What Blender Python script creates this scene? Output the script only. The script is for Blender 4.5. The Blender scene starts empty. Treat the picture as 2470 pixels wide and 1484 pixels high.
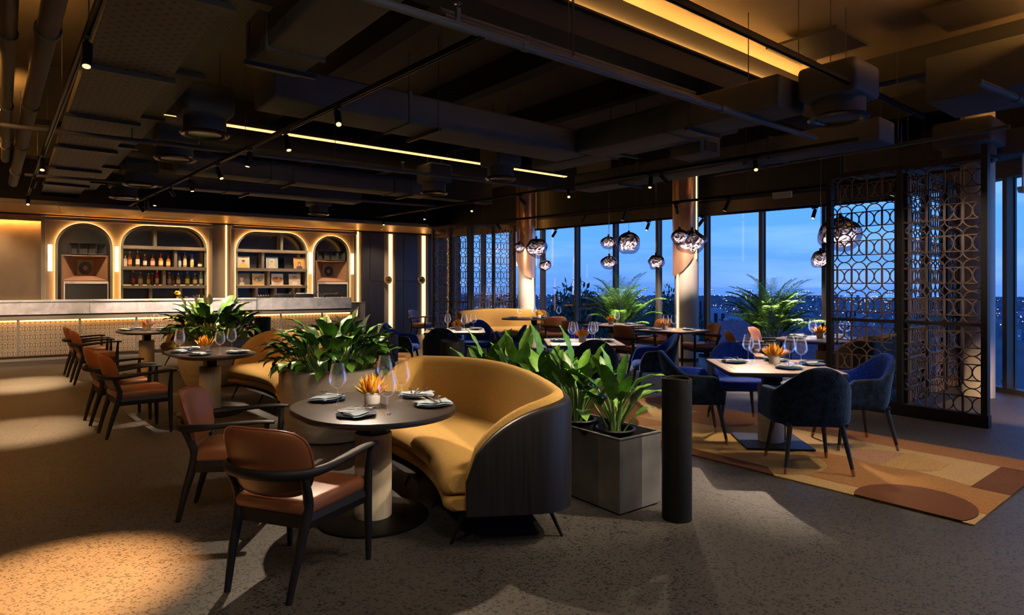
import bpy, bmesh, math, random
from mathutils import Vector, Matrix, noise as mnoise
random.seed(7)
sc = bpy.context.scene
PI = math.pi
R = math.radians

# ------------------------------------------------------------------ camera
EYE = 1.55
cam_d = bpy.data.cameras.new('camera')
cam = bpy.data.objects.new('camera', cam_d)
sc.collection.objects.link(cam)
cam.location = (0, 0, EYE)
cam.rotation_euler = (R(90), 0, 0)
cam_d.sensor_width = 36.0
cam_d.sensor_fit = 'HORIZONTAL'
cam_d.lens = 36.0 * 1500 / 2470
cam_d.shift_y = -(742 - 690) / 2470
cam_d.clip_start = 0.05
cam_d.clip_end = 60000
sc.camera = cam

# ------------------------------------------------------------------ view, world
sc.view_settings.view_transform = 'Standard'
sc.view_settings.look = 'None'
sc.view_settings.gamma = 1
sc.view_settings.use_curve_mapping = False
sc.view_settings.exposure = 0.45
sc.cycles.max_bounces = 8
sc.cycles.diffuse_bounces = 4
sc.cycles.glossy_bounces = 4
sc.cycles.transmission_bounces = 4
sc.cycles.transparent_max_bounces = 24
sc.cycles.sample_clamp_indirect = 4.0
sc.cycles.caustics_reflective = False
sc.cycles.caustics_refractive = False
sc.cycles.use_denoising = True

world = bpy.data.worlds.new('dusk_sky'); sc.world = world
world.use_nodes = True
wn, wl = world.node_tree.nodes, world.node_tree.links
wn.clear()
def wnode(t, **k):
    n = wn.new(t)
    for a, b in k.items(): setattr(n, a, b)
    return n
tc = wnode('ShaderNodeTexCoord'); sep = wnode('ShaderNodeSeparateXYZ')
wl.new(tc.outputs['Generated'], sep.inputs[0])
ramp = wnode('ShaderNodeValToRGB')
wl.new(sep.outputs['Z'], ramp.inputs[0])
els = ramp.color_ramp.elements
els[0].position = 0.0; els[0].color = (.070, .170, .42, 1)
els[1].position = 1.0; els[1].color = (.012, .05, .22, 1)
for p, c in ((.02, (.075, .195, .50, 1)), (.07, (.068, .215, .58, 1)), (.14, (.066, .22, .61, 1)), (.35, (.025, .11, .42, 1))):
    e = els.new(p); e.color = c
mp = wnode('ShaderNodeMapping'); mp.inputs['Scale'].default_value = (2.2, 2.2, 17)
wl.new(tc.outputs['Generated'], mp.inputs[0])
cl = wnode('ShaderNodeTexNoise'); cl.inputs['Scale'].default_value = 1.6; cl.inputs['Detail'].default_value = 5; cl.inputs['Roughness'].default_value = .5
wl.new(mp.outputs[0], cl.inputs[0])
cr = wnode('ShaderNodeMapRange'); cr.inputs['From Min'].default_value = .48; cr.inputs['From Max'].default_value = .78
wl.new(cl.outputs['Fac'], cr.inputs[0])
cm = wnode('ShaderNodeMixRGB'); cm.inputs['Color2'].default_value = (.22, .36, .68, 1)
cmul = wnode('ShaderNodeMath', operation='MULTIPLY'); cmul.inputs[1].default_value = .55
wl.new(cr.outputs[0], cmul.inputs[0]); wl.new(cmul.outputs[0], cm.inputs['Fac'])
wl.new(ramp.outputs[0], cm.inputs['Color1'])
bg = wnode('ShaderNodeBackground'); bg.inputs['Strength'].default_value = 1.65
wl.new(cm.outputs[0], bg.inputs[0])
wo = wnode('ShaderNodeOutputWorld'); wl.new(bg.outputs[0], wo.inputs[0])

# ------------------------------------------------------------------ materials
MATS = {}
def nt(name):
    m = bpy.data.materials.new(name); m.use_nodes = True
    t = m.node_tree; t.nodes.clear()
    out = t.nodes.new('ShaderNodeOutputMaterial')
    MATS[name] = m
    return m, t, out
def pbr(name, col, rough=.5, metal=0., spec=.5, sheen=0., sheen_col=None, coat=0., var=None, bump=None, emit=None, alpha=None, sub=0., stretch=None):
    """col linear rgb; var=(scale, amount, detail); bump=(scale, strength); emit=(rgb, strength)"""
    m, t, out = nt(name)
    b = t.nodes.new('ShaderNodeBsdfPrincipled')
    t.links.new(b.outputs[0], out.inputs[0])
    b.inputs['Base Color'].default_value = (*col, 1)
    b.inputs['Roughness'].default_value = rough
    b.inputs['Metallic'].default_value = metal
    b.inputs['Specular IOR Level'].default_value = spec
    if sheen:
        b.inputs['Sheen Weight'].default_value = sheen
        b.inputs['Sheen Roughness'].default_value = .35
        if sheen_col: b.inputs['Sheen Tint'].default_value = (*sheen_col, 1)
    if coat: b.inputs['Coat Weight'].default_value = coat; b.inputs['Coat Roughness'].default_value = .15
    if emit:
        b.inputs['Emission Color'].default_value = (*emit[0], 1); b.inputs['Emission Strength'].default_value = emit[1]
    co = t.nodes.new('ShaderNodeTexCoord')
    vec = co.outputs['Object']
    if stretch:
        mpn = t.nodes.new('ShaderNodeMapping'); mpn.inputs['Scale'].default_value = stretch
        t.links.new(vec, mpn.inputs[0]); vec = mpn.outputs[0]
    if var:
        n = t.nodes.new('ShaderNodeTexNoise'); n.inputs['Scale'].default_value = var[0]; n.inputs['Detail'].default_value = var[2] if len(var) > 2 else 3
        t.links.new(vec, n.inputs[0])
        rp = t.nodes.new('ShaderNodeMapRange'); rp.inputs['From Min'].default_value = .3; rp.inputs['From Max'].default_value = .7
        rp.inputs['To Min'].default_value = 1 - var[1]; rp.inputs['To Max'].default_value = 1 + var[1]
        t.links.new(n.outputs['Fac'], rp.inputs[0])
        mx = t.nodes.new('ShaderNodeVectorMath'); mx.operation = 'SCALE'
        mx.inputs[0].default_value = col
        t.links.new(rp.outputs[0], mx.inputs['Scale'])
        t.links.new(mx.outputs[0], b.inputs['Base Color'])
    if bump:
        n2 = t.nodes.new('ShaderNodeTexNoise'); n2.inputs['Scale'].default_value = bump[0]; n2.inputs['Detail'].default_value = 2
        t.links.new(vec, n2.inputs[0])
        bp = t.nodes.new('ShaderNodeBump'); bp.inputs['Strength'].default_value = bump[1]; bp.inputs['Distance'].default_value = .01
        t.links.new(n2.outputs['Fac'], bp.inputs['Height'])
        t.links.new(bp.outputs[0], b.inputs['Normal'])
    return m
def emitter(name, col, strength):
    m, t, out = nt(name)
    e = t.nodes.new('ShaderNodeEmission'); e.inputs[0].default_value = (*col, 1); e.inputs[1].default_value = strength
    t.links.new(e.outputs[0], out.inputs[0]); return m
def glassy(name, tint=(1, 1, 1), ior=1.45, rough=.0, boost=0.0, haze=0.0):
    """thin clear sheet: light passes straight through, reflections are laid on top by Fresnel"""
    m, t, out = nt(name)
    tr = t.nodes.new('ShaderNodeBsdfTransparent'); tr.inputs[0].default_value = (*tint, 1)
    gl = t.nodes.new('ShaderNodeBsdfGlossy'); gl.inputs['Roughness'].default_value = rough
    fr = t.nodes.new('ShaderNodeFresnel'); fr.inputs[0].default_value = ior
    ad = t.nodes.new('ShaderNodeMath'); ad.operation = 'ADD'; ad.use_clamp = True; ad.inputs[1].default_value = boost
    t.links.new(fr.outputs[0], ad.inputs[0]); t.links.new(ad.outputs[0], gl.inputs[0])
    sm = t.nodes.new('ShaderNodeAddShader'); t.links.new(tr.outputs[0], sm.inputs[0]); t.links.new(gl.outputs[0], sm.inputs[1])
    last = sm
    if haze:
        df = t.nodes.new('ShaderNodeBsdfTranslucent'); df.inputs[0].default_value = (haze, haze * .95, haze * .9, 1)
        s2 = t.nodes.new('ShaderNodeAddShader'); t.links.new(sm.outputs[0], s2.inputs[0]); t.links.new(df.outputs[0], s2.inputs[1]); last = s2
    t.links.new(last.outputs[0], out.inputs[0]); return m

pbr('leather', (.225, .078, .030), .40, var=(3.5, .14), bump=(260, .05), spec=.5)
pbr('leather_piping', (.20, .055, .02), .34)
pbr('dark_wood', (.009, .0085, .0095), .55, var=(40, .3), stretch=(1, 1, .1), spec=.3)
pbr('gold_fabric', (.43, .26, .075), .85, var=(90, .12), bump=(420, .25), sheen=.12, sheen_col=(1, .8, .5), spec=.2)
pbr('shell_wood', (.0085, .0078, .009), .42, var=(60, .45), stretch=(1, 1, .04), bump=(200, .05))
pbr('black_metal', (.012, .011, .010), .42, metal=.6)
pbr('bronze_metal', (.055, .045, .036), .45, metal=.7)
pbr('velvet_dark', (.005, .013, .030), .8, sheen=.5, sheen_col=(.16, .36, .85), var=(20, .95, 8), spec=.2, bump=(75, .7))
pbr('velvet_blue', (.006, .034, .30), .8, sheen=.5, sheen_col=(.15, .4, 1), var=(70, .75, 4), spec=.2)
pbr('copper_tip', (.55, .24, .12), .35, metal=.9)
pbr('copper', (.80, .48, .34), .30, metal=.7, var=(6, .08), stretch=(1, 1, .05))
pbr('cream_stone', (.44, .38, .29), .6, var=(12, .1), stretch=(3, 3, .5))
pbr('table_dark', (.026, .016, .012), .42, var=(5, .4, 8), spec=.35)
pbr('table_edge', (.018, .017, .019), .34)
pbr('table_light', (.27, .20, .14), .45, var=(14, .1), stretch=(1, 8, 1))
pbr('porcelain', (.78, .75, .72), .25, spec=.5)
pbr('plate_blue', (.012, .022, .075), .22, spec=.6)
pbr('napkin_blue', (.30, .37, .43), .9, bump=(300, .2))
pbr('silver', (.42, .40, .38), .25, metal=1.0)
pbr('petal_orange', (1.0, .38, .015), .55, var=(30, .25))
pbr('petal_yellow', (1.0, .56, .05), .55, var=(30, .2))
pbr('petal_red', (.62, .10, .008), .55, var=(30, .2))
pbr('leaf_deep', (.018, .070, .012), .32, var=(14, .3), spec=.55)
pbr('leaf_mid', (.050, .155, .020), .34, var=(14, .3), spec=.55)
pbr('leaf_light', (.13, .30, .04), .38, var=(14, .25), spec=.5)
pbr('leaf_stem', (.10, .19, .04), .5)
pbr('lily_white', (.62, .66, .36), .5)
pbr('palm_leaf', (.13, .32, .045), .45, var=(10, .35))
pbr('palm_leaf_dark', (.07, .19, .035), .45, var=(10, .35))
pbr('soil', (.012, .009, .006), .95, bump=(60, .6))
pbr('pot_clay', (.26, .22, .18), .7, var=(3, .18, 6), stretch=(1, 1, 5))
pbr('planter_metal', (.12, .115, .105), .55, metal=.2, var=(4, .35, 6))
pbr('pot_black', (.008, .008, .010), .3)
pbr('vase_black', (.006, .0058, .0055), .6, spec=.25, bump=(30, .06), var=(14, .3))
pbr('vase_rough', (.017, .015, .014), .42, bump=(38, .8))
pbr('ceiling_dark', (.013, .0145, .0175), .8)
pbr('duct', (.064, .071, .084), .7, var=(2, .12))
pbr('slab', (.105, .09, .07), .9, var=(1, .1))
pbr('pipe_grey', (.075, .073, .072), .6)
pbr('pipe_blue', (.085, .092, .11), .5)
pbr('steel_dark', (.030, .032, .038), .5, metal=.3)
pbr('diffuser', (.05, .048, .045), .25, metal=.9)
pbr('fret_bronze', (.17, .115, .082), .5, metal=.25)
pbr('screen_frame', (.022, .020, .019), .45, metal=.4)
pbr('mullion', (.085, .075, .066), .5, metal=.4)
pbr('column_paint', (.56, .54, .52), .7, var=(2, .06))
pbr('wall_beige', (.30, .235, .17), .75)
pbr('wall_trim', (.17, .145, .12), .55)
pbr('shelf_taupe', (.105, .082, .063), .55, var=(8, .1))
pbr('niche_black', (.008, .009, .013), .22)
pbr('panel_black', (.018, .018, .021), .38, var=(60, .3), stretch=(1, 1, .03))
pbr('mirror_bronze', (.42, .30, .20), .10, metal=.7, var=(1.5, .2))
pbr('soffit_gold', (.46, .26, .09), .4, metal=.2, var=(30, .08), stretch=(1, 20, 1))
pbr('speaker_wood', (.19, .095, .052), .5, var=(20, .25), stretch=(.3, 6, 6))
pbr('speaker_black', (.007, .007, .008), .5)
pbr('silver_trim', (.62, .62, .64), .45, metal=.2)
pbr('chrome', (.75, .75, .75), .15, metal=1)
pbr('brass', (.75, .47, .14), .38, metal=.9)
pbr('ink_black', (.01, .01, .01), .6)
pbr('roof_red', (.16, .09, .115), .9, var=(3, .25))
pbr('roof_blue', (.13, .18, .27), .9, var=(3, .2))
pbr('house_wall', (.36, .42, .5), .9)
pbr('tree_dark', (.030, .068, .048), .9, var=(.8, .5))
pbr('bark', (.03, .022, .016), .9)
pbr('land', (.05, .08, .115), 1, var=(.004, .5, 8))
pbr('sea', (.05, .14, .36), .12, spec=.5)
pbr('city_block', (.12, .17, .27), 1)  # both city colours: distance haze is mixed into the blue base tint
pbr('city_pale_hazed', (.26, .34, .48), 1)
pbr('terracotta_cloth', (.16, .085, .055), .9)
glassy('window_glass', (.93, .96, 1), 1.18)
glassy('wine_glass', (.93, .93, .93), 1.38, boost=.035, rough=.02, haze=.012)
glassy('bottle_clear', (.85, .9, .95), 1.4, boost=.08)
emitter('led_warm', (1, .45, .10), 7)
emitter('led_cove', (1, .43, .085), 190)
emitter('led_slot', (1, .50, .17), 1.7)
emitter('led_soft', (1, .50, .14), 4)
emitter('led_halo', (1, .46, .11), 20)
emitter('sconce', (1, .74, .36), 3.2)
emitter('lamp_face', (1, .66, .32), 1.3)
emitter('city_warm', (1, .8, .55), 2.4)
emitter('city_white', (.8, .9, 1), 2.6)
emitter('city_red', (1, .35, .3), 1.2)

# polished concrete with dark chips
def floor_mat():
    m, t, out = nt('terrazzo')
    N = t.nodes.new; L = t.links.new
    b = N('ShaderNodeBsdfPrincipled'); L(b.outputs[0], out.inputs[0])
    g = N('ShaderNodeNewGeometry')
    n1 = N('ShaderNodeTexNoise'); n1.inputs['Scale'].default_value = .8; n1.inputs['Detail'].default_value = 6; L(g.outputs['Position'], n1.inputs[0])
    n2 = N('ShaderNodeTexNoise'); n2.inputs['Scale'].default_value = 90; n2.inputs['Detail'].default_value = 2; L(g.outputs['Position'], n2.inputs[0])
    dist = N('ShaderNodeTexNoise'); dist.inputs['Scale'].default_value = 35; L(g.outputs['Position'], dist.inputs[0])
    vadd = N('ShaderNodeVectorMath'); vadd.operation = 'MULTIPLY_ADD'; vadd.inputs[1].default_value = (.03, .03, .03)
    L(dist.outputs['Color'], vadd.inputs[0]); L(g.outputs['Position'], vadd.inputs[2])
    mpn = N('ShaderNodeMapping'); mpn.inputs['Scale'].default_value = (48, 78, 60); mpn.inputs['Rotation'].default_value = (0, 0, .4); L(vadd.outputs[0], mpn.inputs[0])
    v = N('ShaderNodeTexVoronoi'); v.inputs['Scale'].default_value = 1; L(mpn.outputs[0], v.inputs[0])
    sepc = N('ShaderNodeSeparateColor'); L(v.outputs['Color'], sepc.inputs[0])
    # chip radius from the random cell colour
    mr = N('ShaderNodeMapRange'); mr.inputs['From Min'].default_value = .15; mr.inputs['From Max'].default_value = 1; mr.inputs['To Min'].default_value = .16; mr.inputs['To Max'].default_value = .54
    L(sepc.outputs[0], mr.inputs[0])
    lt = N('ShaderNodeMath'); lt.operation = 'LESS_THAN'; L(v.outputs['Distance'], lt.inputs[0]); L(mr.outputs[0], lt.inputs[1])
    cr = N('ShaderNodeValToRGB'); L(n1.outputs['Fac'], cr.inputs[0])
    cr.color_ramp.elements[0].position = .3; cr.color_ramp.elements[0].color = (.066, .060, .054, 1)
    cr.color_ramp.elements[1].position = .7; cr.color_ramp.elements[1].color = (.108, .098, .089, 1)
    mul = N('ShaderNodeMixRGB'); mul.blend_type = 'MULTIPLY'; mul.inputs[0].default_value = .5; L(cr.outputs[0], mul.inputs[1]); L(n2.outputs['Fac'], mul.inputs[2])
    chip = N('ShaderNodeMixRGB'); chip.inputs[2].default_value = (.006, .006, .006, 1); L(lt.outputs[0], chip.inputs[0]); L(mul.outputs[0], chip.inputs[1])
    L(chip.outputs[0], b.inputs['Base Color'])
    b.inputs['Roughness'].default_value = .5
    b.inputs['Specular IOR Level'].default_value = .3
floor_mat()

# dot-perforated sheet steel
def perf_mat(name, pitch, hole, col):
    m, t, out = nt(name)
    N = t.nodes.new; L = t.links.new
    b = N('ShaderNodeBsdfPrincipled'); L(b.outputs[0], out.inputs[0]); b.inputs['Roughness'].default_value = .6
    co = N('ShaderNodeTexCoord'); mpn = N('ShaderNodeMapping'); mpn.inputs['Scale'].default_value = (1 / pitch, 1 / pitch, 1 / pitch); mpn.inputs['Rotation'].default_value = (0, 0, R(45))
    L(co.outputs['Object'], mpn.inputs[0])
    sx = N('ShaderNodeSeparateXYZ'); L(mpn.outputs[0], sx.inputs[0])
    ds = []
    for ax in ('X', 'Y'):
        fr = N('ShaderNodeMath'); fr.operation = 'FRACT'; L(sx.outputs[ax], fr.inputs[0])
        sb = N('ShaderNodeMath'); sb.operation = 'SUBTRACT'; sb.inputs[1].default_value = .5; L(fr.outputs[0], sb.inputs[0])
        pw = N('ShaderNodeMath'); pw.operation = 'POWER'; pw.inputs[1].default_value = 2; L(sb.outputs[0], pw.inputs[0]); ds.append(pw)
    ad = N('ShaderNodeMath'); L(ds[0].outputs[0], ad.inputs[0]); L(ds[1].outputs[0], ad.inputs[1])
    lt = N('ShaderNodeMath'); lt.operation = 'LESS_THAN'; lt.inputs[1].default_value = hole * hole; L(ad.outputs[0], lt.inputs[0])
    mx = N('ShaderNodeMixRGB'); mx.inputs[1].default_value = (*col, 1); mx.inputs[2].default_value = (.004, .004, .004, 1); L(lt.outputs[0], mx.inputs[0])
    L(mx.outputs[0], b.inputs['Base Color'])
perf_mat('perforated_wide', .085, .20, (.085, .082, .080))
perf_mat('perforated_fine', .042, .28, (.075, .072, .070))

# woven wall panel: fine crossing ribs
def woven_mat():
    m, t, out = nt('woven_panel')
    N = t.nodes.new; L = t.links.new
    b = N('ShaderNodeBsdfPrincipled'); L(b.outputs[0], out.inputs[0]); b.inputs['Roughness'].default_value = .6
    co = N('ShaderNodeTexCoord')
    w1 = N('ShaderNodeTexWave'); w1.inputs['Scale'].default_value = 11; w1.bands_direction = 'X'; w1.inputs['Distortion'].default_value = .6; L(co.outputs['Object'], w1.inputs[0])
    w2 = N('ShaderNodeTexWave'); w2.inputs['Scale'].default_value = 11; w2.bands_direction = 'Z'; w2.inputs['Distortion'].default_value = .6; L(co.outputs['Object'], w2.inputs[0])
    mu = N('ShaderNodeMath'); mu.operation = 'MULTIPLY'; L(w1.outputs['Fac'], mu.inputs[0]); L(w2.outputs['Fac'], mu.inputs[1])
    cr = N('ShaderNodeMixRGB'); cr.inputs[1].default_value = (.12, .09, .065, 1); cr.inputs[2].default_value = (.30, .24, .18, 1); L(mu.outputs[0], cr.inputs[0])
    L(cr.outputs[0], b.inputs['Base Color'])
    bp = N('ShaderNodeBump'); bp.inputs['Strength'].default_value = .35; bp.inputs['Distance'].default_value = .01; L(mu.outputs[0], bp.inputs['Height']); L(bp.outputs[0], b.inputs['Normal'])
woven_mat()

def stone_mat():
    m, t, out = nt('grey_marble')
    N = t.nodes.new; L = t.links.new
    b = N('ShaderNodeBsdfPrincipled'); L(b.outputs[0], out.inputs[0]); b.inputs['Roughness'].default_value = .35
    co = N('ShaderNodeTexCoord')
    n1 = N('ShaderNodeTexNoise'); n1.inputs['Scale'].default_value = 3.2; n1.inputs['Detail'].default_value = 10; n1.inputs['Roughness'].default_value = .68; n1.inputs['Distortion'].default_value = .8; L(co.outputs['Object'], n1.inputs[0])
    cr = N('ShaderNodeValToRGB'); L(n1.outputs['Fac'], cr.inputs[0])
    e = cr.color_ramp.elements
    e[0].position = .28; e[0].color = (.26, .27, .30, 1); e[1].position = .72; e[1].color = (.66, .66, .68, 1)
    x = e.new(.5); x.color = (.44, .45, .48, 1)
    L(cr.outputs[0], b.inputs['Base Color'])
stone_mat()

def smoke_glass():
    # mirrored smoke glass, thicker coating towards the neck of the lamp
    m, t, out = nt('pendant_glass')
    N = t.nodes.new; L = t.links.new
    co = N('ShaderNodeTexCoord'); sx = N('ShaderNodeSeparateXYZ'); L(co.outputs['Generated'], sx.inputs[0])
    mr = N('ShaderNodeMapRange'); mr.inputs['From Min'].default_value = .30; mr.inputs['From Max'].default_value = .72; mr.inputs['To Min'].default_value = .30; mr.inputs['To Max'].default_value = .97; L(sx.outputs['Z'], mr.inputs[0])
    tr = N('ShaderNodeBsdfTransparent'); tr.inputs[0].default_value = (.9, .8, .84, 1)
    gl = N('ShaderNodeBsdfGlossy'); gl.inputs['Roughness'].default_value = .03; gl.inputs[0].default_value = (.30, .26, .29, 1)
    mx = N('ShaderNodeMixShader'); L(mr.outputs[0], mx.inputs[0]); L(tr.outputs[0], mx.inputs[1]); L(gl.outputs[0], mx.inputs[2])
    L(mx.outputs[0], out.inputs[0])
    m, t, out = nt('pendant_core')
    N = t.nodes.new; L = t.links.new
    co = N('ShaderNodeTexCoord')
    n = N('ShaderNodeTexNoise'); n.inputs['Scale'].default_value = 3.0; n.inputs['Detail'].default_value = 3; n.inputs['Distortion'].default_value = 2.2; L(co.outputs['Generated'], n.inputs[0])
    cr = N('ShaderNodeValToRGB'); L(n.outputs['Fac'], cr.inputs[0])
    e = cr.color_ramp.elements
    e[0].position = .44; e[0].color = (.02, .012, .015, 1); e[1].position = .60; e[1].color = (1, .86, .82, 1)
    em = N('ShaderNodeEmission'); em.inputs[1].default_value = 2.6; L(cr.outputs[0], em.inputs[0])
    gl = N('ShaderNodeBsdfGlossy'); gl.inputs['Roughness'].default_value = .15; gl.inputs[0].default_value = (.5, .45, .45, 1)
    ad = N('ShaderNodeAddShader'); L(em.outputs[0], ad.inputs[0]); L(gl.outputs[0], ad.inputs[1]); L(ad.outputs[0], out.inputs[0])
smoke_glass()

def rug_mat(name, col, sc_=180):
    pbr(name, col, .95, var=(sc_, .3, 3), bump=(260, .5), spec=.1, sheen=.1, sheen_col=(1, .8, .55), stretch=(1, .35, 1))
rug_mat('rug_straw', (.45, .30, .125)); rug_mat('rug_honey', (.42, .26, .085)); rug_mat('rug_amber', (.34, .165, .05))
rug_mat('rug_rust', (.29, .13, .045)); rug_mat('rug_brown', (.13, .052, .02)); rug_mat('rug_rose', (.37, .21, .11))

# ------------------------------------------------------------------ mesh helpers
COL = sc.collection
class MB:
    def __init__(s): s.v = []; s.f = []; s.m = []; s.cur = 0
    def add(s, vs, fs):
        o = len(s.v); s.v += [tuple(p) for p in vs]
        for f in fs: s.f.append(tuple(i + o for i in f)); s.m.append(s.cur)
        return s
    def box(s, x0, x1, y0, y1, z0, z1):
        vs = [(x, y, z) for z in (z0, z1) for y in (y0, y1) for x in (x0, x1)]
        return s.add(vs, [(0, 2, 3, 1), (4, 5, 7, 6), (0, 1, 5, 4), (2, 6, 7, 3), (0, 4, 6, 2), (1, 3, 7, 5)])
    def boxr(s, c, size, rz=0):
        ca, sa = math.cos(rz), math.sin(rz); vs = []
        for dz in (-.5, .5):
            for dy in (-.5, .5):
                for dx in (-.5, .5):
                    x, y = dx * size[0], dy * size[1]
                    vs.append((c[0] + x * ca - y * sa, c[1] + x * sa + y * ca, c[2] + dz * size[2]))
        return s.add(vs, [(0, 2, 3, 1), (4, 5, 7, 6), (0, 1, 5, 4), (2, 6, 7, 3), (0, 4, 6, 2), (1, 3, 7, 5)])
    def rbox(s, c, size, bev=.02, seg=3, taper=None):
        bm = bmesh.new(); bmesh.ops.create_cube(bm, size=1)
        for v in bm.verts: v.co = Vector((v.co.x * size[0], v.co.y * size[1], v.co.z * size[2]))
        bmesh.ops.bevel(bm, geom=list(bm.edges), offset=bev, segments=seg, profile=.5, affect='EDGES')
        bm.verts.ensure_lookup_table()
        vs = []
        for v in bm.verts:
            x, y, z = v.co
            if taper: x *= 1 - taper * (.5 - y / size[1])
            vs.append((x + c[0], y + c[1], z + c[2]))
        s.add(vs, [tuple(v.index for v in f.verts) for f in bm.faces]); bm.free(); return s
    def tube(s, pts, rad, n=10, caps=True, flat=None):
        """rad number/list; flat: list of (ra, rb) for an elliptic section, ra sideways, rb up"""
        P = [Vector(p) for p in pts]; k = len(P)
        if not isinstance(rad, (list, tuple)): rad = [rad] * k
        vs = []; up = Vector((0, 0, 1)); prev = None
        for i in range(k):
            t = (P[min(i + 1, k - 1)] - P[max(i - 1, 0)]).normalized()
            if prev is None:
                ref = up if abs(t.z) < .9 else Vector((0, 1, 0))
                a = t.cross(ref).normalized()
            else:
                a = (prev - t * prev.dot(t)).normalized()
            if flat and abs(t.z) < .8: a = t.cross(up).normalized()
            prev = a; b = a.cross(t)
            for j in range(n):
                th = 2 * PI * j / n
                ra, rb = (flat[i] if flat else (rad[i], rad[i]))
                vs.append(P[i] + a * (math.cos(th) * ra) + b * (math.sin(th) * rb))
        fs = []
        for i in range(k - 1):
            for j in range(n):
                j2 = (j + 1) % n
                fs.append((i * n + j, i * n + j2, (i + 1) * n + j2, (i + 1) * n + j))
        if caps: fs.append(tuple(range(n - 1, -1, -1))); fs.append(tuple((k - 1) * n + j for j in range(n)))
        return s.add(vs, fs)
    def cyl(s, p0, p1, r0, r1=None, n=16, caps=True): return s.tube([p0, p1], [r0, r0 if r1 is None else r1], n, caps)
    def lathe(s, prof, n=24, c=(0, 0, 0), closed=False):
        vs = []
        for r, z in prof:
            for j in range(n):
                th = 2 * PI * j / n
                vs.append((c[0] + r * math.cos(th), c[1] + r * math.sin(th), c[2] + z))
        fs = []; k = len(prof)
        for i in range(k - 1):
            for j in range(n):
                j2 = (j + 1) % n
                fs.append((i * n + j, i * n + j2, (i + 1) * n + j2, (i + 1) * n + j))
        return s.add(vs, fs)
    def prism(s, poly, z0, z1, bev=0):
        k = len(poly)
        if bev:
            cxp = sum(p[0] for p in poly) / k; cyp = sum(p[1] for p in poly) / k
            def ins(p, d):
                L = math.hypot(p[0] - cxp, p[1] - cyp) or 1
                return (p[0] - (p[0] - cxp) / L * d, p[1] - (p[1] - cyp) / L * d)
            rings = [(bev, z0), (bev * .3, z0 + bev * .3), (0, z0 + bev), (0, z1 - bev), (bev * .3, z1 - bev * .3), (bev, z1)]
            vs = [(*ins(p, d), z) for d, z in rings for p in poly]
        else:
            rings = [0, 1]; vs = [(*p, z) for z in (z0, z1) for p in poly]
        m = len(rings); fs = []
        for r in range(m - 1):
            for j in range(k):
                j2 = (j + 1) % k; fs.append((r * k + j, r * k + j2, (r + 1) * k + j2, (r + 1) * k + j))
        fs.append(tuple(range(k - 1, -1, -1))); fs.append(tuple((m - 1) * k + j for j in range(k)))
        return s.add(vs, fs)
    def grid(s, fn, nu, nv, cu=False, cv=False):
        vs = [fn(i, j) for i in range(nu) for j in range(nv)]; fs = []
        for i in range(nu if cu else nu - 1):
            for j in range(nv if cv else nv - 1):
                i2, j2 = (i + 1) % nu, (j + 1) % nv
                fs.append((i * nv + j, i2 * nv + j, i2 * nv + j2, i * nv + j2))
        return s.add(vs, fs)
    def mesh(s, name, mats, smooth=True, ang=38):
        me = bpy.data.meshes.new(name); me.from_pydata(s.v, [], s.f)
        for m in (mats if isinstance(mats, (list, tuple)) else [mats]): me.materials.append(MATS[m])
        if any(s.m): me.polygons.foreach_set('material_index', s.m)
        me.update()
        if smooth:
            me.shade_smooth(); me.set_sharp_from_angle(angle=R(ang))
        return me
    def build(s, name, mats, parent=None, loc=(0, 0, 0), rz=0, smooth=True, ang=38):
        return link(name, s.mesh(name, mats, smooth, ang), parent, loc, rz)
def link(name, me, parent=None, loc=(0, 0, 0), rz=0):
    o = bpy.data.objects.new(name, me); COL.objects.link(o)
    o.location = loc; o.rotation_euler = (0, 0, rz)
    if parent: o.parent = parent
    return o
def tag(o, label=None, cat=None, group=None, kind=None):
    if label: o['label'] = label
    if cat: o['category'] = cat
    if group: o['group'] = group
    if kind: o['kind'] = kind
    return o
def thing(name, label, cat, loc=(0, 0, 0), rz=0, group=None):
    o = bpy.data.objects.new(name, None); COL.objects.link(o); o.empty_display_size = .1
    o.location = loc; o.rotation_euler = (0, 0, rz)
    return tag(o, label, cat, group)
def struct(o): o['kind'] = 'structure'; return o
def copy_tree(o, parent=None):
    c = o.copy(); COL.objects.link(c); c.parent = parent
    for ch in o.children: copy_tree(ch, c)
    return c
def place(proto, used, loc, rz, label, group=None):
    """first use moves the prototype itself, later uses copy it with its parts"""
    o = proto if not used else copy_tree(proto)
    used.append(1)
    o.location = loc; o.rotation_euler = (0, 0, rz); o['label'] = label
    if group: o['group'] = group
    return o
def catmull(P, k=5):
    P = [Vector(p) for p in P]; out = []
    for i in range(len(P) - 1):
        a, b, c, d = P[max(i - 1, 0)], P[i], P[i + 1], P[min(i + 2, len(P) - 1)]
        for j in range(k):
            t = j / k
            out.append(.5 * ((2 * b) + (c - a) * t + (2 * a - 5 * b + 4 * c - d) * t * t + (3 * b - a - 3 * c + d) * t ** 3))
    out.append(P[-1]); return out
def clip(poly, inside):
    """Sutherland-Hodgman against a convex ccw polygon"""
    out = list(poly)
    for i in range(len(inside)):
        ax, ay = inside[i]; bx, by = inside[(i + 1) % len(inside)]
        src, out = out, []
        def side(p): return (bx - ax) * (p[1] - ay) - (by - ay) * (p[0] - ax)
        for k in range(len(src)):
            p, q = src[k], src[(k + 1) % len(src)]; sp, sq = side(p), side(q)
            if sp >= 0: out.append(p)
            if (sp >= 0) != (sq >= 0):
                t = sp / (sp - sq); out.append((p[0] + t * (q[0] - p[0]), p[1] + t * (q[1] - p[1])))
        if not out: return []
    return out
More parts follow.
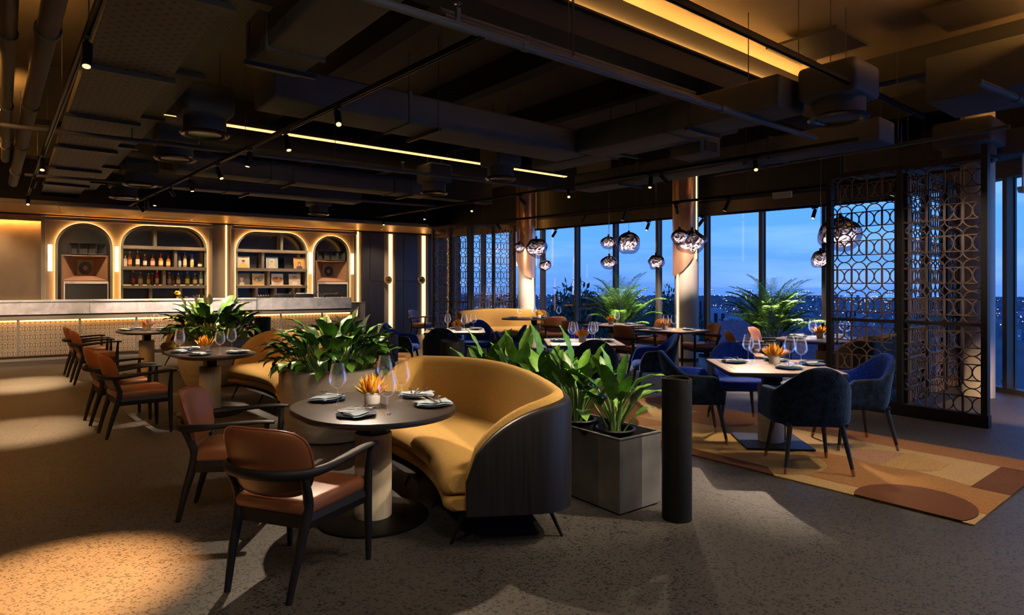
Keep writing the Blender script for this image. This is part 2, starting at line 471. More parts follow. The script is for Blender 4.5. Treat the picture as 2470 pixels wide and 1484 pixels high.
def fret(mb, w, h, r, t=.006, dep=.012, segs=14, x0=0, z0=0, y=0):
    """pierced panel of touching rings, bars and half rings, filling w x h from (x0, z0)"""
    def arc(cx, cz, a0, a1, n):
        pts = []
        for i in range(n + 1):
            a = a0 + (a1 - a0) * i / n
            pts.append((cx + r * math.cos(a), cz + r * math.sin(a), math.cos(a), math.sin(a)))
        run = []
        for p in pts + [None]:
            if p and -.001 <= p[0] <= w + .001 and -.001 <= p[1] <= h + .001: run.append(p)
            else:
                if len(run) > 1:
                    vs = []
                    for (px, pz, ca, sa) in run:
                        for d, yy in ((-t / 2, 0), (t / 2, 0), (t / 2, dep), (-t / 2, dep)):
                            vs.append((x0 + px + ca * d, y + yy, z0 + pz + sa * d))
                    fs = []
                    for k in range(len(run) - 1):
                        for j in range(4):
                            j2 = (j + 1) % 4; fs.append((k * 4 + j, k * 4 + j2, k * 4 + 4 + j2, k * 4 + 4 + j))
                    mb.add(vs, fs)
                run = []
    nx = int(w / (2 * r)) + 1; nz = int(h / (4 * r)) + 2
    for k in range(nz):
        zc = 4 * r * k + r
        for zz in (zc - r, zc + r):
            if 0 < zz < h: mb.box(x0, x0 + w, y, y + dep, z0 + zz - t / 2, z0 + zz + t / 2)
        for i in range(nx + 1):
            xc = 2 * r * i
            arc(xc, zc, 0, 2 * PI, segs)
            if 0 < xc < w and zc - r < h: mb.box(x0 + xc - t, x0 + xc + t, y, y + dep, z0 + max(0, zc - r), z0 + min(h, zc + r))
            arc(xc + r, zc + r, 0, PI, segs // 2)
            arc(xc + r, zc - r, PI, 2 * PI, segs // 2)
    return mb

# frames of the building: bar axis and ceiling axis
BAR_A = math.atan2(.5610, .8278)
CEIL_A = R(38.96)
BX, BY = -10.35, 12.57
def barp(s_, t_): return (BX + s_ * .8278 - t_ * .5610, BY + s_ * .5610 + t_ * .8278)
def cp(p, q): return (p * .7776 - q * .6288, p * .6288 + q * .7776)
def win(x): return (x, 17.05 - 1.008 * (x - .8525))

# ------------------------------------------------------------------ room shell
ROOM = [(-13.4, -4.5), (9.2, -4.5), (7.95, 4.0), (7.17, 9.0), (6.92, 10.93), (-2.42, 20.35), (-13.4, 12.9)]   # ccw
fl = struct(MB().prism(ROOM, -.30, -.0015).build('floor', 'terrazzo', smooth=False))
fl['label'] = 'dark grey polished concrete floor with black stone chips'
G = 3.0; gap = .0012
for i in range(-6, 7):
    for j in range(-3, 9):
        pts = [(i * G + gap, j * G + gap), ((i + 1) * G - gap, j * G + gap), ((i + 1) * G - gap, (j + 1) * G - gap), (i * G + gap, (j + 1) * G - gap)]
        pts = [cp(p + 1.1, q + .4) for p, q in pts]
        poly = clip(pts, ROOM)
        if len(poly) > 2: MB().prism(poly, -.0014, 0).build('slab', 'terrazzo', fl, smooth=False)
# slab overhead, set above beams and ducts
OVER = [(-13.6, -4.7), (9.4, -4.7), (8.2, 4.0), (7.4, 9.0), (7.2, 11.1), (-2.5, 20.9), (-13.6, 13.3)]
cei = struct(MB().prism(OVER, 4.45, 4.65).build('ceiling', 'slab'))
# walls out of view: they close the room behind the camera
def wallseg(name, a, b, z0, z1, mat, th=.12):
    dx, dy = b[0] - a[0], b[1] - a[1]; L = math.hypot(dx, dy)
    o = MB().box(0, L, 0, th, z0, z1).build(name, mat, loc=(a[0], a[1], 0), rz=math.atan2(dy, dx), smooth=False)
    return struct(o)
wallseg('wall_left', (-13.4, -4.6), (-13.4, 13.1), 0, 4.45, 'wall_beige')
wallseg('wall_rear', (9.3, -4.5), (-13.5, -4.5), 0, 4.45, 'wall_beige')

# ------------------------------------------------------------------ windows
def window_run(n, pts, z_sill, z_head, name):
    """pts: mullion positions in plan; a pane between each pair"""
    a, b = pts[0], pts[-1]
    ang = math.atan2(b[1] - a[1], b[0] - a[0]); L = math.hypot(b[0] - a[0], b[1] - a[1])
    root = bpy.data.objects.new('window_%d' % n, None); COL.objects.link(root); root.location = (a[0], a[1], 0); root.rotation_euler = (0, 0, ang)
    struct(root)
    ds = [math.hypot(p[0] - a[0], p[1] - a[1]) for p in pts]
    MB().box(-.05, L + .05, -.08, .10, 0, z_sill).build('sill', 'mullion', root, smooth=False)
    MB().box(-.05, L + .05, -.10, .14, z_head, z_head + .24).build('head_rail', 'mullion', root, smooth=False)
    MB().box(-.05, L + .05, -.06, .10, z_head + .24, 4.45).build('bulkhead', 'ceiling_dark', root, smooth=False)
    for k, d in enumerate(ds):
        mb = MB().box(d - .035, d + .035, -.09, .03, z_sill, z_head).box(d - .05, d + .05, .03, .06, z_sill, z_head)
        mb.build('mullion', 'mullion', root, smooth=False)
        if k < len(ds) - 1:
            MB().box(d + .035, ds[k + 1] - .035, .036, .048, z_sill, z_head).build('pane', 'window_glass', root, smooth=False)
    return root
X0 = .8525
window_run(1, [win(X0 + .855 * k) for k in range(-4, 8)][::1], .07, 3.118, 'a')
window_run(2, [(6.93, 10.9), (7.05, 9.95), (7.17, 9.0), (7.47, 7.1), (7.77, 5.2), (7.96, 4.0), (8.3, 1.7), (8.6, -.4), (8.95, -2.7)], .07, 3.118, 'b')

# ------------------------------------------------------------------ columns with copper sleeves
def column(name, x, y, r, label, th0, th1, ulow, strip):
    root = struct(bpy.data.objects.new(name, None)); COL.objects.link(root); root.location = (x, y, 0)
    MB().lathe([(r, .06), (r, 4.45)], 40).build('shaft', 'column_paint', root)
    MB().lathe([(r + .006, .0), (r + .006, .07), (r, .07)], 40).build('skirting', 'bronze_metal', root)
    # sleeve: wraps part of the shaft, cut on a slant at its foot
    n, m = 36, 12; rs = r + .05
    def fn(i, j, rr=rs):
        u = i / (n - 1); th = R(th0 + (th1 - th0) * u)
        zf = 1.76 + .50 * (abs(u - ulow) / max(ulow, 1 - ulow)) ** 2.0
        z = zf + (4.45 - zf) * j / (m - 1)
        return (rr * math.cos(th), rr * math.sin(th), z)
    mb = MB().grid(fn, n, m)
    mb.grid(lambda i, j: fn(n - 1 - i, j, rs - .012), n, m)
    for i0 in (0, n - 1):
        mb.grid(lambda i, j: fn(i0, j, rs - .012 * i), 2, m)
    mb.build('copper_sleeve', 'copper', root)
    for th in (th0 - 5, th1 + 5):
        t_ = R(th); MB().boxr(((r + .025) * math.cos(t_), (r + .025) * math.sin(t_), 3.25), (.025, .03, 2.3), t_).build('light_strip', 'led_warm', root, smooth=False)
    t_ = R(strip); MB().boxr(((r + .006) * math.cos(t_), (r + .006) * math.sin(t_), .98), (.012, .035, 1.75), t_).build('light_strip', 'led_warm', root, smooth=False)
    root['label'] = label
    return root
column('column_1', 3.62, 12.9, .24, 'round white column with copper sleeve beside the leather chair', -184, -66, .15, -152)
column('column_2', .40, 16.95, .24, 'round white column with copper sleeve behind the far gold bench', -168, -30, .80, -48)
p = struct(MB().lathe([(.20, 0), (.20, 4.45)], 32).build('column_3', 'column_paint', loc=(6.55, 8.75, 0)))
p['label'] = 'slim cream column behind the fretwork screens'

# ------------------------------------------------------------------ outside: slope, sea, city, houses, trees
def land_z(d):
    for (a, za), (b, zb) in zip(((0, -5), (25, -7.5), (60, -9), (150, -17), (600, -45), (2000, -76), (6200, -89)), ((25, -7.5), (60, -9), (150, -17), (600, -45), (2000, -76), (6200, -89), (6500, -94))):
        if d <= b: return za + (zb - za) * (d - a) / (b - a)
    return -94
def polar(az, d): a = R(az); return (d * math.sin(a), d * math.cos(a))
dist = [14, 20, 28, 40, 60, 90, 150, 250, 400, 600, 1000, 1500, 2200, 3200, 4500, 6200, 6500]
mb = MB().grid(lambda i, j: (*polar(-25 + 95 * i / 60, dist[j]), land_z(dist[j]) + (mnoise.noise(Vector((i * .3, j * .7, 0))) * dist[j] * .004)), 61, len(dist))
o = struct(mb.build('hillside', 'land')); o['label'] = 'dark wooded hillside falling away to the city and the bay'
o = struct(MB().grid(lambda i, j: (*polar(-35 + 115 * i / 40, 4000 + 36000 * j / 8), -90 - .0), 41, 9).build('sea', 'sea')); o['label'] = 'calm blue bay beyond the city lights'
# far city blocks, distance haze put into their blue base colours
rnd = random.Random(3)
mb = MB(); mp_ = MB()
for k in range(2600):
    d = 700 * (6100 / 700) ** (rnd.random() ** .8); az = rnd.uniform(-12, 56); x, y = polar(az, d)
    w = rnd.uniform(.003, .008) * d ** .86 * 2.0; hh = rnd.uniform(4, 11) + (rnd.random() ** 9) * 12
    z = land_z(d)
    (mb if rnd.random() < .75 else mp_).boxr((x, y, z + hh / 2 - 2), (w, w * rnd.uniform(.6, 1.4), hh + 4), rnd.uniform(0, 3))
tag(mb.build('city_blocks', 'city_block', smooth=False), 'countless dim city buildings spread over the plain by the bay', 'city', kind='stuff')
tag(mp_.build('city_pale_blocks', 'city_pale_hazed', smooth=False), 'countless paler city buildings scattered over the plain', 'city', kind='stuff')
lm = {'city_warm': MB(), 'city_white': MB(), 'city_red': MB()}
for k in range(1050):
    d = 420 * (6100 / 420) ** (rnd.random() ** .55); az = rnd.uniform(-12, 56); x, y = polar(az, d)
    s_ = d * rnd.choice((.0004, .0005, .0007, .0009)); z = land_z(d) + rnd.uniform(9, 17)
    nm = rnd.choices(('city_warm', 'city_white', 'city_red'), (5, 5, 1))[0]
    lm[nm].boxr((x, y, z), (s_, s_, s_), 0)
for nm, mb in lm.items():
    tag(mb.build(nm + '_lights', nm, smooth=False), {'city_warm': 'countless warm street lamps twinkling across the city', 'city_white': 'countless white lamps twinkling across the city', 'city_red': 'countless red lamps scattered across the city'}[nm], 'city lights', kind='stuff')
# towers that stand out
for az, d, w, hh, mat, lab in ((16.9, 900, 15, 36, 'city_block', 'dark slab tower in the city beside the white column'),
                               (18.2, 800, 24, 20, 'city_pale_hazed', 'pale office block in the city below the shipping'),
                               (19.7, 620, 20, 16, 'city_pale_hazed', 'pale low complex with stepped roof in front of the city'),
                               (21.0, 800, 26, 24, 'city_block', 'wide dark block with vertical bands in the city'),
                               (28.6, 900, 14, 24, 'city_pale_hazed', 'slim pale tower with lit crown on the city plain'),
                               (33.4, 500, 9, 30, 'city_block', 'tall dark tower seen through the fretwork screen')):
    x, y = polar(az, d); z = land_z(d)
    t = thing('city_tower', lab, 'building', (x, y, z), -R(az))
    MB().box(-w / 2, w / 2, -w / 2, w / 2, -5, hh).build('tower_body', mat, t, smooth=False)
    MB().box(-w * .3, w * .3, -w * .3, w * .3, hh, hh + 3.5).build('tower_top', mat, t, smooth=False)
    for k in range(3):
        MB().box(-w * .45 + k * w * .34, -w * .45 + k * w * .34 + w * .16, -w / 2 - .3, -w / 2, hh * .2, hh * .9).build('window_band', 'niche_black', t, smooth=False)
# ships with deck lights
for k, (az, d, L) in enumerate(((17.8, 13000, 110), (20.0, 12000, 120), (20.9, 11500, 130), (21.8, 9500, 90), (22.3, 9000, 90), (25.3, 9800, 140), (27.0, 11500, 120), (28.6, 9400, 120), (30.1, 9800, 110), (31.2, 9000, 100), (32.0, 8600, 90), (12.0, 12500, 110), (5.5, 11000, 90))):
    x, y = polar(az, d)
    t = thing('ship', 'small lit ship lying at anchor out on the bay', 'ship', (x, y, -90), R(rnd.uniform(-20, 20)), 'ships on the bay')
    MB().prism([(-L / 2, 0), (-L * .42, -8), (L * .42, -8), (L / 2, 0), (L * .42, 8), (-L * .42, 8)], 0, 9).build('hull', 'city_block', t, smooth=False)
    MB().box(-L * .4, -L * .25, -6, 6, 9, 22).build('bridge', 'city_pale_hazed', t, smooth=False)
    for j in range(3): MB().boxr((-L * .35 + j * L * .3, -9, 22 - j * 3), (11, 4, 9)).build('deck_light', 'city_white', t, smooth=False)

# houses below the windows
def house(x, y, rz, w, d, zb, hw, hr, roof, label):
    t = thing('house', label, 'house', (x, y, zb), rz)
    MB().box(-w / 2, w / 2, -d / 2, d / 2, 0, hw).build('walls', 'house_wall', t, smooth=False)
    e = .9; rl = max(.5, w / 2 - d / 2)
    vs = [(-w / 2 - e, -d / 2 - e, hw), (w / 2 + e, -d / 2 - e, hw), (w / 2 + e, d / 2 + e, hw), (-w / 2 - e, d / 2 + e, hw), (-rl, 0, hw + hr), (rl, 0, hw + hr),
          (-w / 2 - e, -d / 2 - e, hw - .25), (w / 2 + e, -d / 2 - e, hw - .25), (w / 2 + e, d / 2 + e, hw - .25), (-w / 2 - e, d / 2 + e, hw - .25)]
    MB().add(vs, [(0, 1, 5, 4), (1, 2, 5), (2, 3, 4, 5), (3, 0, 4), (6, 7, 1, 0), (7, 8, 2, 1), (8, 9, 3, 2), (9, 6, 0, 3), (9, 8, 7, 6)]).build('roof', roof, t, smooth=False)
    for sx in (-.36, -.12, .12, .36):
        f = MB().box(sx * w - .7, sx * w + .7, -d / 2 - .06, -d / 2, hw * .4, hw * .82).build('window', 'city_pale_hazed', t, smooth=False)
        MB().box(sx * w - .58, sx * w + .58, -d / 2 - .09, -d / 2 - .06, hw * .45, hw * .78).build('pane', 'niche_black', f, smooth=False)
    return t
x, y = polar(20.2, 62); house(x, y, R(-12), 15, 12, -9.2, 4.6, 2.9, 'roof_red', 'house with hipped dark red roof below the windows')
x, y = polar(28.2, 44); house(x, y, R(-40), 14, 11, -8.2, 3.6, 3.6, 'roof_red', 'house with broad purple-brown roof beside the palm')
x, y = polar(17.6, 48); house(x, y, R(5), 8, 6, -8.8, 2.8, 1.3, 'roof_blue', 'low house with pale blue flat-pitched roof')
x, y = polar(21.5, 34); house(x, y, R(-5), 9, 6, -8.0, 2.6, 1.5, 'roof_blue', 'long low house with dark blue roof nearest the glass')
x, y = polar(12.6, 40); house(x, y, R(12), 8, 6, -8.4, 3.0, 1.9, 'roof_red', 'low house with dark roof in front of the tall tree')
x, y = polar(10.5, 27); house(x, y, R(20), 7, 5, -7.6, 2.4, 1.2, 'roof_blue', 'pale roofed shed close below the glass')

# trees
def leafcloud(rad, hz, n, size, seed):
    r_ = random.Random(seed); mb = MB()
    blobs = [(Vector((r_.uniform(-.62, .62) * rad, r_.uniform(-.62, .62) * rad, r_.uniform(.25, .8) * hz)), r_.uniform(.32, .55)) for _ in range(9)]
    for k in range(n):
        c, br = blobs[k % 9]
        dirv = Vector((r_.gauss(0, 1), r_.gauss(0, 1), r_.gauss(0, 1))).normalized()
        p = c + Vector((dirv.x * rad * br, dirv.y * rad * br, dirv.z * hz * br * .75)) * r_.uniform(.75, 1.05)
        a = Vector((r_.gauss(0, 1), r_.gauss(0, 1), r_.gauss(0, .6))).normalized(); b = a.cross(dirv)
        if b.length < .1: continue
        b.normalize(); s_ = size * r_.uniform(.6, 1.3)
        mb.add([p - a * s_, p + b * s_ * .5, p + a * s_, p - b * s_ * .5], [(0, 1, 2, 3)])
    return mb
TM = [leafcloud(1, 1, 7000, .034, s_).mesh('crown', 'tree_dark', smooth=False) for s_ in (1, 2, 3)]
def tree(az, d, top, rad, hz, label, k=0):
    x, y = polar(az, d); zb = land_z(d) - .3
    t = thing('tree', label, 'tree', (x, y, zb), R(az * 37), 'trees on the slope')
    H = top - zb
    MB().tube(catmull([(0, 0, 0), (.1, .05, H * .4), (0, .1, H * .8)], 3), [rad * .07] * 6 + [rad * .03], 8).build('trunk', 'bark', t)
    c = link('crown', TM[k % 3], t, (0, 0, H - hz)); c.scale = (rad, rad, hz)
    MB().lathe([(.02, -.42 * hz), (.45 * rad, -.3 * hz), (.62 * rad, 0), (.45 * rad, .3 * hz), (.02, .42 * hz)], 9, (0, 0, H - hz * .5)).build('inner_foliage', 'tree_dark', t)
for k, (az, d, top, rad, hz, lab) in enumerate((
        (-4.5, 26, .3, 3.0, 6, 'dark bushy tree seen through the left fretwork screen'),
        (-1.2, 30, -.4, 3.0, 6, 'dark round tree between the left screen and the column'),
        (3.0, 30, 1.0, 3.2, 7, 'tall dark tree right of the far column'),
        (5.1, 32, .95, 2.8, 6, 'dark broad tree behind the far leather chairs'),
        (8.0, 36, -.7, 3.6, 6, 'lower dark tree left of the first palm'),
        (12.4, 44, .6, 2.6, 8, 'dark slender tree right of the first palm'),
        (14.0, 40, -.2, 2.4, 7, 'dark tree beside the white column'),
        (18.4, 80, -2.9, 5.5, 6, 'wide dark tree in front of the red roof'),
        (19.8, 84, -3.3, 4.5, 6, 'dark tree just behind the red roof ridge'),
        (17.1, 36, -2.0, 2.6, 4, 'small dark tree beside the pale roofs'),
        (23.6, 60, -2.7, 3.0, 5, 'dark tree behind the second palm'),
        (27.0, 26, -2.6, 2.2, 4, 'dark shrubby tree under the broad roof'),
        (29.4, 60, -2.6, 3.0, 6, 'dark tree behind the broad roof'),
        (31.5, 26, -1.2, 2.4, 5, 'dark tree seen through the right screen'),
        (34.5, 22, -1.6, 2.4, 5, 'dark low tree behind the booth'),
        (39.4, 22, -1.2, 2.8, 6, 'dark green tree right of the screen post'),
        (41.5, 17, -1.4, 2.4, 5, 'dark leafy tree close outside the right window'),
        (38.3, 18, -3.0, 2.4, 4, 'dark shrub below the right window'),
        (9.5, 26, -2.9, 2.6, 4, 'dark low tree under the first palm'),
        (20.5, 26, -3.6, 2.2, 3.4, 'dark shrub close below the windows'),
        (24.6, 24, -3.2, 2.4, 4, 'dark shrub beneath the second palm'))):
    tree(az, d, top, rad, hz, lab, k)

# ------------------------------------------------------------------ bar back wall
wb = struct(bpy.data.objects.new('wall_back', None)); COL.objects.link(wb)
x_, y_ = barp(0, 2.0); wb.location = (x_, y_, 0); wb.rotation_euler = (0, 0, BAR_A)
ZT = 3.20
def arch_top(s0, s1, top, rad):
    """outline points from left foot up over to right foot: (s, z)"""
    pts = [(s0, 0)]
    n = 12
    for k in range(n + 1):
        a = PI - PI / 2 * k / n; pts.append((s0 + rad + rad * math.cos(a), top - rad + rad * math.sin(a)))
    for k in range(n + 1):
        a = PI / 2 - PI / 2 * k / n; pts.append((s1 - rad + rad * math.cos(a), top - rad + rad * math.sin(a)))
    pts.append((s1, 0)); return pts
ARCHES = [(.82, 1.97, 3.07, .57), (2.13, 4.07, 3.08, .56), (4.77, 6.70, 3.06, .56), (6.85, 7.95, 3.03, .545)]
DEPTH = .42
def wall_unit(s0, s1, arches):
    """front skin of the panelling with arched openings, its reveals and dark backs"""
    mb = MB(); cur = s0
    for (a0, a1, top, rad) in arches:
        mb.add([(cur, 0, 0), (a0, 0, 0), (a0, 0, ZT), (cur, 0, ZT)], [(0, 1, 2, 3)])
        o = arch_top(a0, a1, top, rad)[1:-1]
        for (p, q) in zip(o[:-1], o[1:]):
            if q[0] - p[0] > 1e-5: mb.add([(p[0], 0, p[1]), (q[0], 0, q[1]), (q[0], 0, ZT), (p[0], 0, ZT)], [(0, 1, 2, 3)])
        cur = a1
    mb.add([(cur, 0, 0), (s1, 0, 0), (s1, 0, ZT), (cur, 0, ZT)], [(0, 1, 2, 3)])
    mb.add([(s0, DEPTH + .1, 0), (s1, DEPTH + .1, 0), (s1, DEPTH + .1, ZT), (s0, DEPTH + .1, ZT)], [(3, 2, 1, 0)])
    for s_ in (s0, s1): mb.add([(s_, 0, 0), (s_, DEPTH + .1, 0), (s_, DEPTH + .1, ZT), (s_, 0, ZT)], [(0, 1, 2, 3)])
    mb.build('panelling', 'woven_panel', wb, smooth=False)
    for (a0, a1, top, rad) in arches:
        o = arch_top(a0, a1, top, rad)
        MB().grid(lambda i, j: (o[i][0], j * DEPTH, o[i][1]), len(o), 2).build('reveal', 'shelf_taupe', wb)
        MB().add([(a0 - .02, DEPTH, 0), (a1 + .02, DEPTH, 0), (a1 + .02, DEPTH, top + .02), (a0 - .02, DEPTH, top + .02)], [(0, 1, 2, 3)]).build('niche_back', 'niche_black', wb, smooth=False)
        # trim ring standing off the panel, light line hidden behind its outer edge
        tw = .055
        oi = arch_top(a0, a1, top, rad); oo = arch_top(a0 - .0, a1 + .0, top, rad)
        inn = arch_top(a0 + tw, a1 - tw, top - tw, rad - tw)
        mb = MB()
        prof = lambda i: [(oo[i], -.05), (inn[i], -.05), (inn[i], .03), (oo[i], -.018)]
        mb.grid(lambda i, j: (prof(i)[j][0][0], prof(i)[j][1], prof(i)[j][0][1]), len(oo), 4, cv=True)
        mb.build('arch_trim', 'wall_trim', wb)
        out2 = arch_top(a0 - .003, a1 + .003, top + .003, rad + .003)
        MB().grid(lambda i, j: (out2[i][0], (-.046, -.008)[j], out2[i][1]), len(oo), 2).build('halo_light', 'led_halo', wb)
wall_unit(.60, 4.20, ARCHES[:2]); wall_unit(4.66, 8.15, ARCHES[2:])
for s0, s1, z0, z1 in ((.56, .64, 0, ZT), (4.12, 4.20, 0, ZT), (4.66, 4.74, 0, ZT), (8.07, 8.15, 0, ZT)):
    MB().box(s0, s1, -.03, .02, z0, z1).build('frame_post', 'wall_trim', wb, smooth=False)
for s0, s1 in ((.56, 4.2), (4.66, 8.15)):
    MB().box(s0, s1, -.03, .02, ZT - .07, ZT).build('frame_rail', 'wall_trim', wb, smooth=False)
MB().box(4.20, 4.66, .10, .5, 0, ZT).build('pilaster', 'woven_panel', wb, smooth=False)
MB().box(4.545, 4.575, .07, .10, 0, ZT).build('light_strip', 'led_warm', wb, smooth=False)
# bronze mirror bay at the left end
MB().box(-3.2, .56, .02, .10, 0, ZT).build('mirror_panel', 'mirror_bronze', wb, smooth=False)
# strip and dark doors at the right end
MB().box(8.15, 8.34, .05, .5, 0, ZT).build('pilaster', 'wall_beige', wb, smooth=False)
MB().box(8.21, 8.25, .02, .05, 0, ZT).build('light_strip', 'led_warm', wb, smooth=False)
for n_, (s0, s1, g0, g1) in enumerate(((8.34, 9.07, 9.07, 9.44), (9.44, 10.21, 10.21, 10.62))):
    dr = struct(bpy.data.objects.new('door_%d' % (n_ + 1), None)); COL.objects.link(dr)
    x_, y_ = barp(s0, 2.0); dr.location = (x_, y_, 0); dr.rotation_euler = (0, 0, BAR_A)
    w = s1 - s0
    dr['label'] = ('tall black panelled door beside the bar end', 'tall black panelled door beside the left fretwork screen')[n_]
    for a0, a1 in ((0, w * .36), (w * .36 + .008, w)):
        for z0, z1 in ((.03, 1.70), (1.712, 3.14)):
            MB().rbox(((a0 + a1) / 2, .03, (z0 + z1) / 2), (a1 - a0 - .004, .05, z1 - z0), .004, 1).build('panel', 'panel_black', dr)
    MB().box(w * .37, w, .0, .006, 1.700, 1.714).build('brass_line', 'bronze_metal', dr, smooth=False)
    MB().box(0, w, .04, .30, 0, ZT).build('leaf_core', 'panel_black', dr, smooth=False)
    MB().box(s0 - .0, s1, .05, .5, ZT - .05, ZT).build('transom', 'wall_beige', wb, smooth=False)
    jb = MB().box(g0, g1, .06, .5, 0, ZT).build('jamb', 'wall_beige', wb, smooth=False)
    MB().box(g0 + .17, g0 + .29, .045, .06, .0, ZT - .03).build('light_strip', 'led_soft', wb, smooth=False)
    kx, ky = barp(g0 + .11, 1.99)
    k = thing('door_knob', ('large round brass door pull left of the second dark door', 'large round brass door pull beside the left fretwork screen')[n_], 'door handle', (kx, ky, 1.735), BAR_A)
    def disc(prof, mat, nm):
        mb = MB().lathe(prof, 28); mb.v = [(x, z if False else -z, y) for x, y, z in mb.v]
        return mb.build(nm, mat, k)
    disc([(0, 0), (.13, 0), (.135, .02), (.12, .05), (.09, .035), (.05, .03), (0, .03)], 'brass', 'dish')
    disc([(0, .03), (.05, .032), (.05, .06), (.035, .075), (0, .075)], 'speaker_black', 'boss')
MB().box(10.62, 11.6, .05, .5, 0, 4.45).build('end_panel', 'screen_frame', wb, smooth=False)
MB().box(-3.2, 11.6, .02, .6, ZT, 4.45).build('upper_wall', 'ceiling_dark', wb, smooth=False)

# gilded canopy over the bar
so = struct(bpy.data.objects.new('trim_1', None)); COL.objects.link(so); so.location = (*barp(0, 0), 0); so.rotation_euler = (0, 0, BAR_A)
so['label'] = 'gilded flat canopy over the whole bar with grey edge'
edges = [-3.0, .95, 3.6, 4.65, 7.2, 9.55]
for a0, a1 in zip(edges[:-1], edges[1:]):
    MB().box(a0 + .004, a1 - .004, -.02, 2.04, 3.235, 3.30).build('panel', 'soffit_gold', so, smooth=False)
for a0, a1 in zip(edges[:-1], edges[1:]):
    MB().box(a0 + .003, a1 - .003, -.08, -.02, 3.245, 3.325).build('fascia', 'wall_trim', so, smooth=False)
MB().prism([(9.554, -.02), (10.9, 1.6), (10.9, 2.04), (9.554, 2.04)], 3.235, 3.30).build('panel', 'soffit_gold', so, smooth=False)
for a0, a1 in ((.56, 4.2), (4.66, 8.15)):
    MB().box(a0, a1, 1.875, 1.885, 3.10, 3.175).build('wash_lip', 'wall_trim', so, smooth=False); MB().box(a0, a1, 1.885, 1.97, 3.10, 3.108).build('wash_ledge', 'wall_trim', so, smooth=False)
    MB().box(a0 + .05, a1 - .05, 1.90, 1.93, 3.110, 3.118).build('wash_strip', 'led_halo', so, smooth=False)

# ------------------------------------------------------------------ shelves, each arch one unit
def shelf_unit(ar, label, vtop, v1, v2, vb):
    a0, a1, top, rad = ar
    t = thing('shelf_unit', label, 'shelves', (*barp((a0 + a1) / 2, 2.0), 0), BAR_A)
    w = (a1 - a0) / 2 - .056
    for z in (2.52, 2.00, 1.53):
        MB().box(-w - .05, w + .05, -.075, DEPTH - .02, z - .04, z + .04).build('shelf', 'shelf_taupe', t, smooth=False)
    for x, z0, z1 in [(vtop, 2.56, top - .06)] + [(v, 2.04, 2.48) for v in v1] + [(v, 1.57, 1.96) for v in v2] + [(v, .9, 1.49) for v in vb]:
        MB().box(x - .035, x + .035, -.03, DEPTH - .02, z0, z1).build('divider', 'shelf_taupe', t, smooth=False)
    for z in (2.562, 2.042, 1.572):
        MB().box(-w, w, .33, .36, z, z + .006).build('light_strip', 'led_soft', t, smooth=False)
    MB().box(-w, w, .0, DEPTH - .02, 1.04, 1.08).build('shelf', 'shelf_taupe', t, smooth=False)
    return t
A2, A3 = ARCHES[1], ARCHES[2]
def sx(ar, s_): return s_ - (ar[0] + ar[1]) / 2
shelf_unit(A2, 'arched taupe shelf unit holding bottles behind the bar', -.22, [.24], [-.02], [-.32, .35])
shelf_unit(A3, 'arched taupe shelf unit holding record sleeves behind the bar', .25, [-.25], [-.10], [-.42, .08, .58])

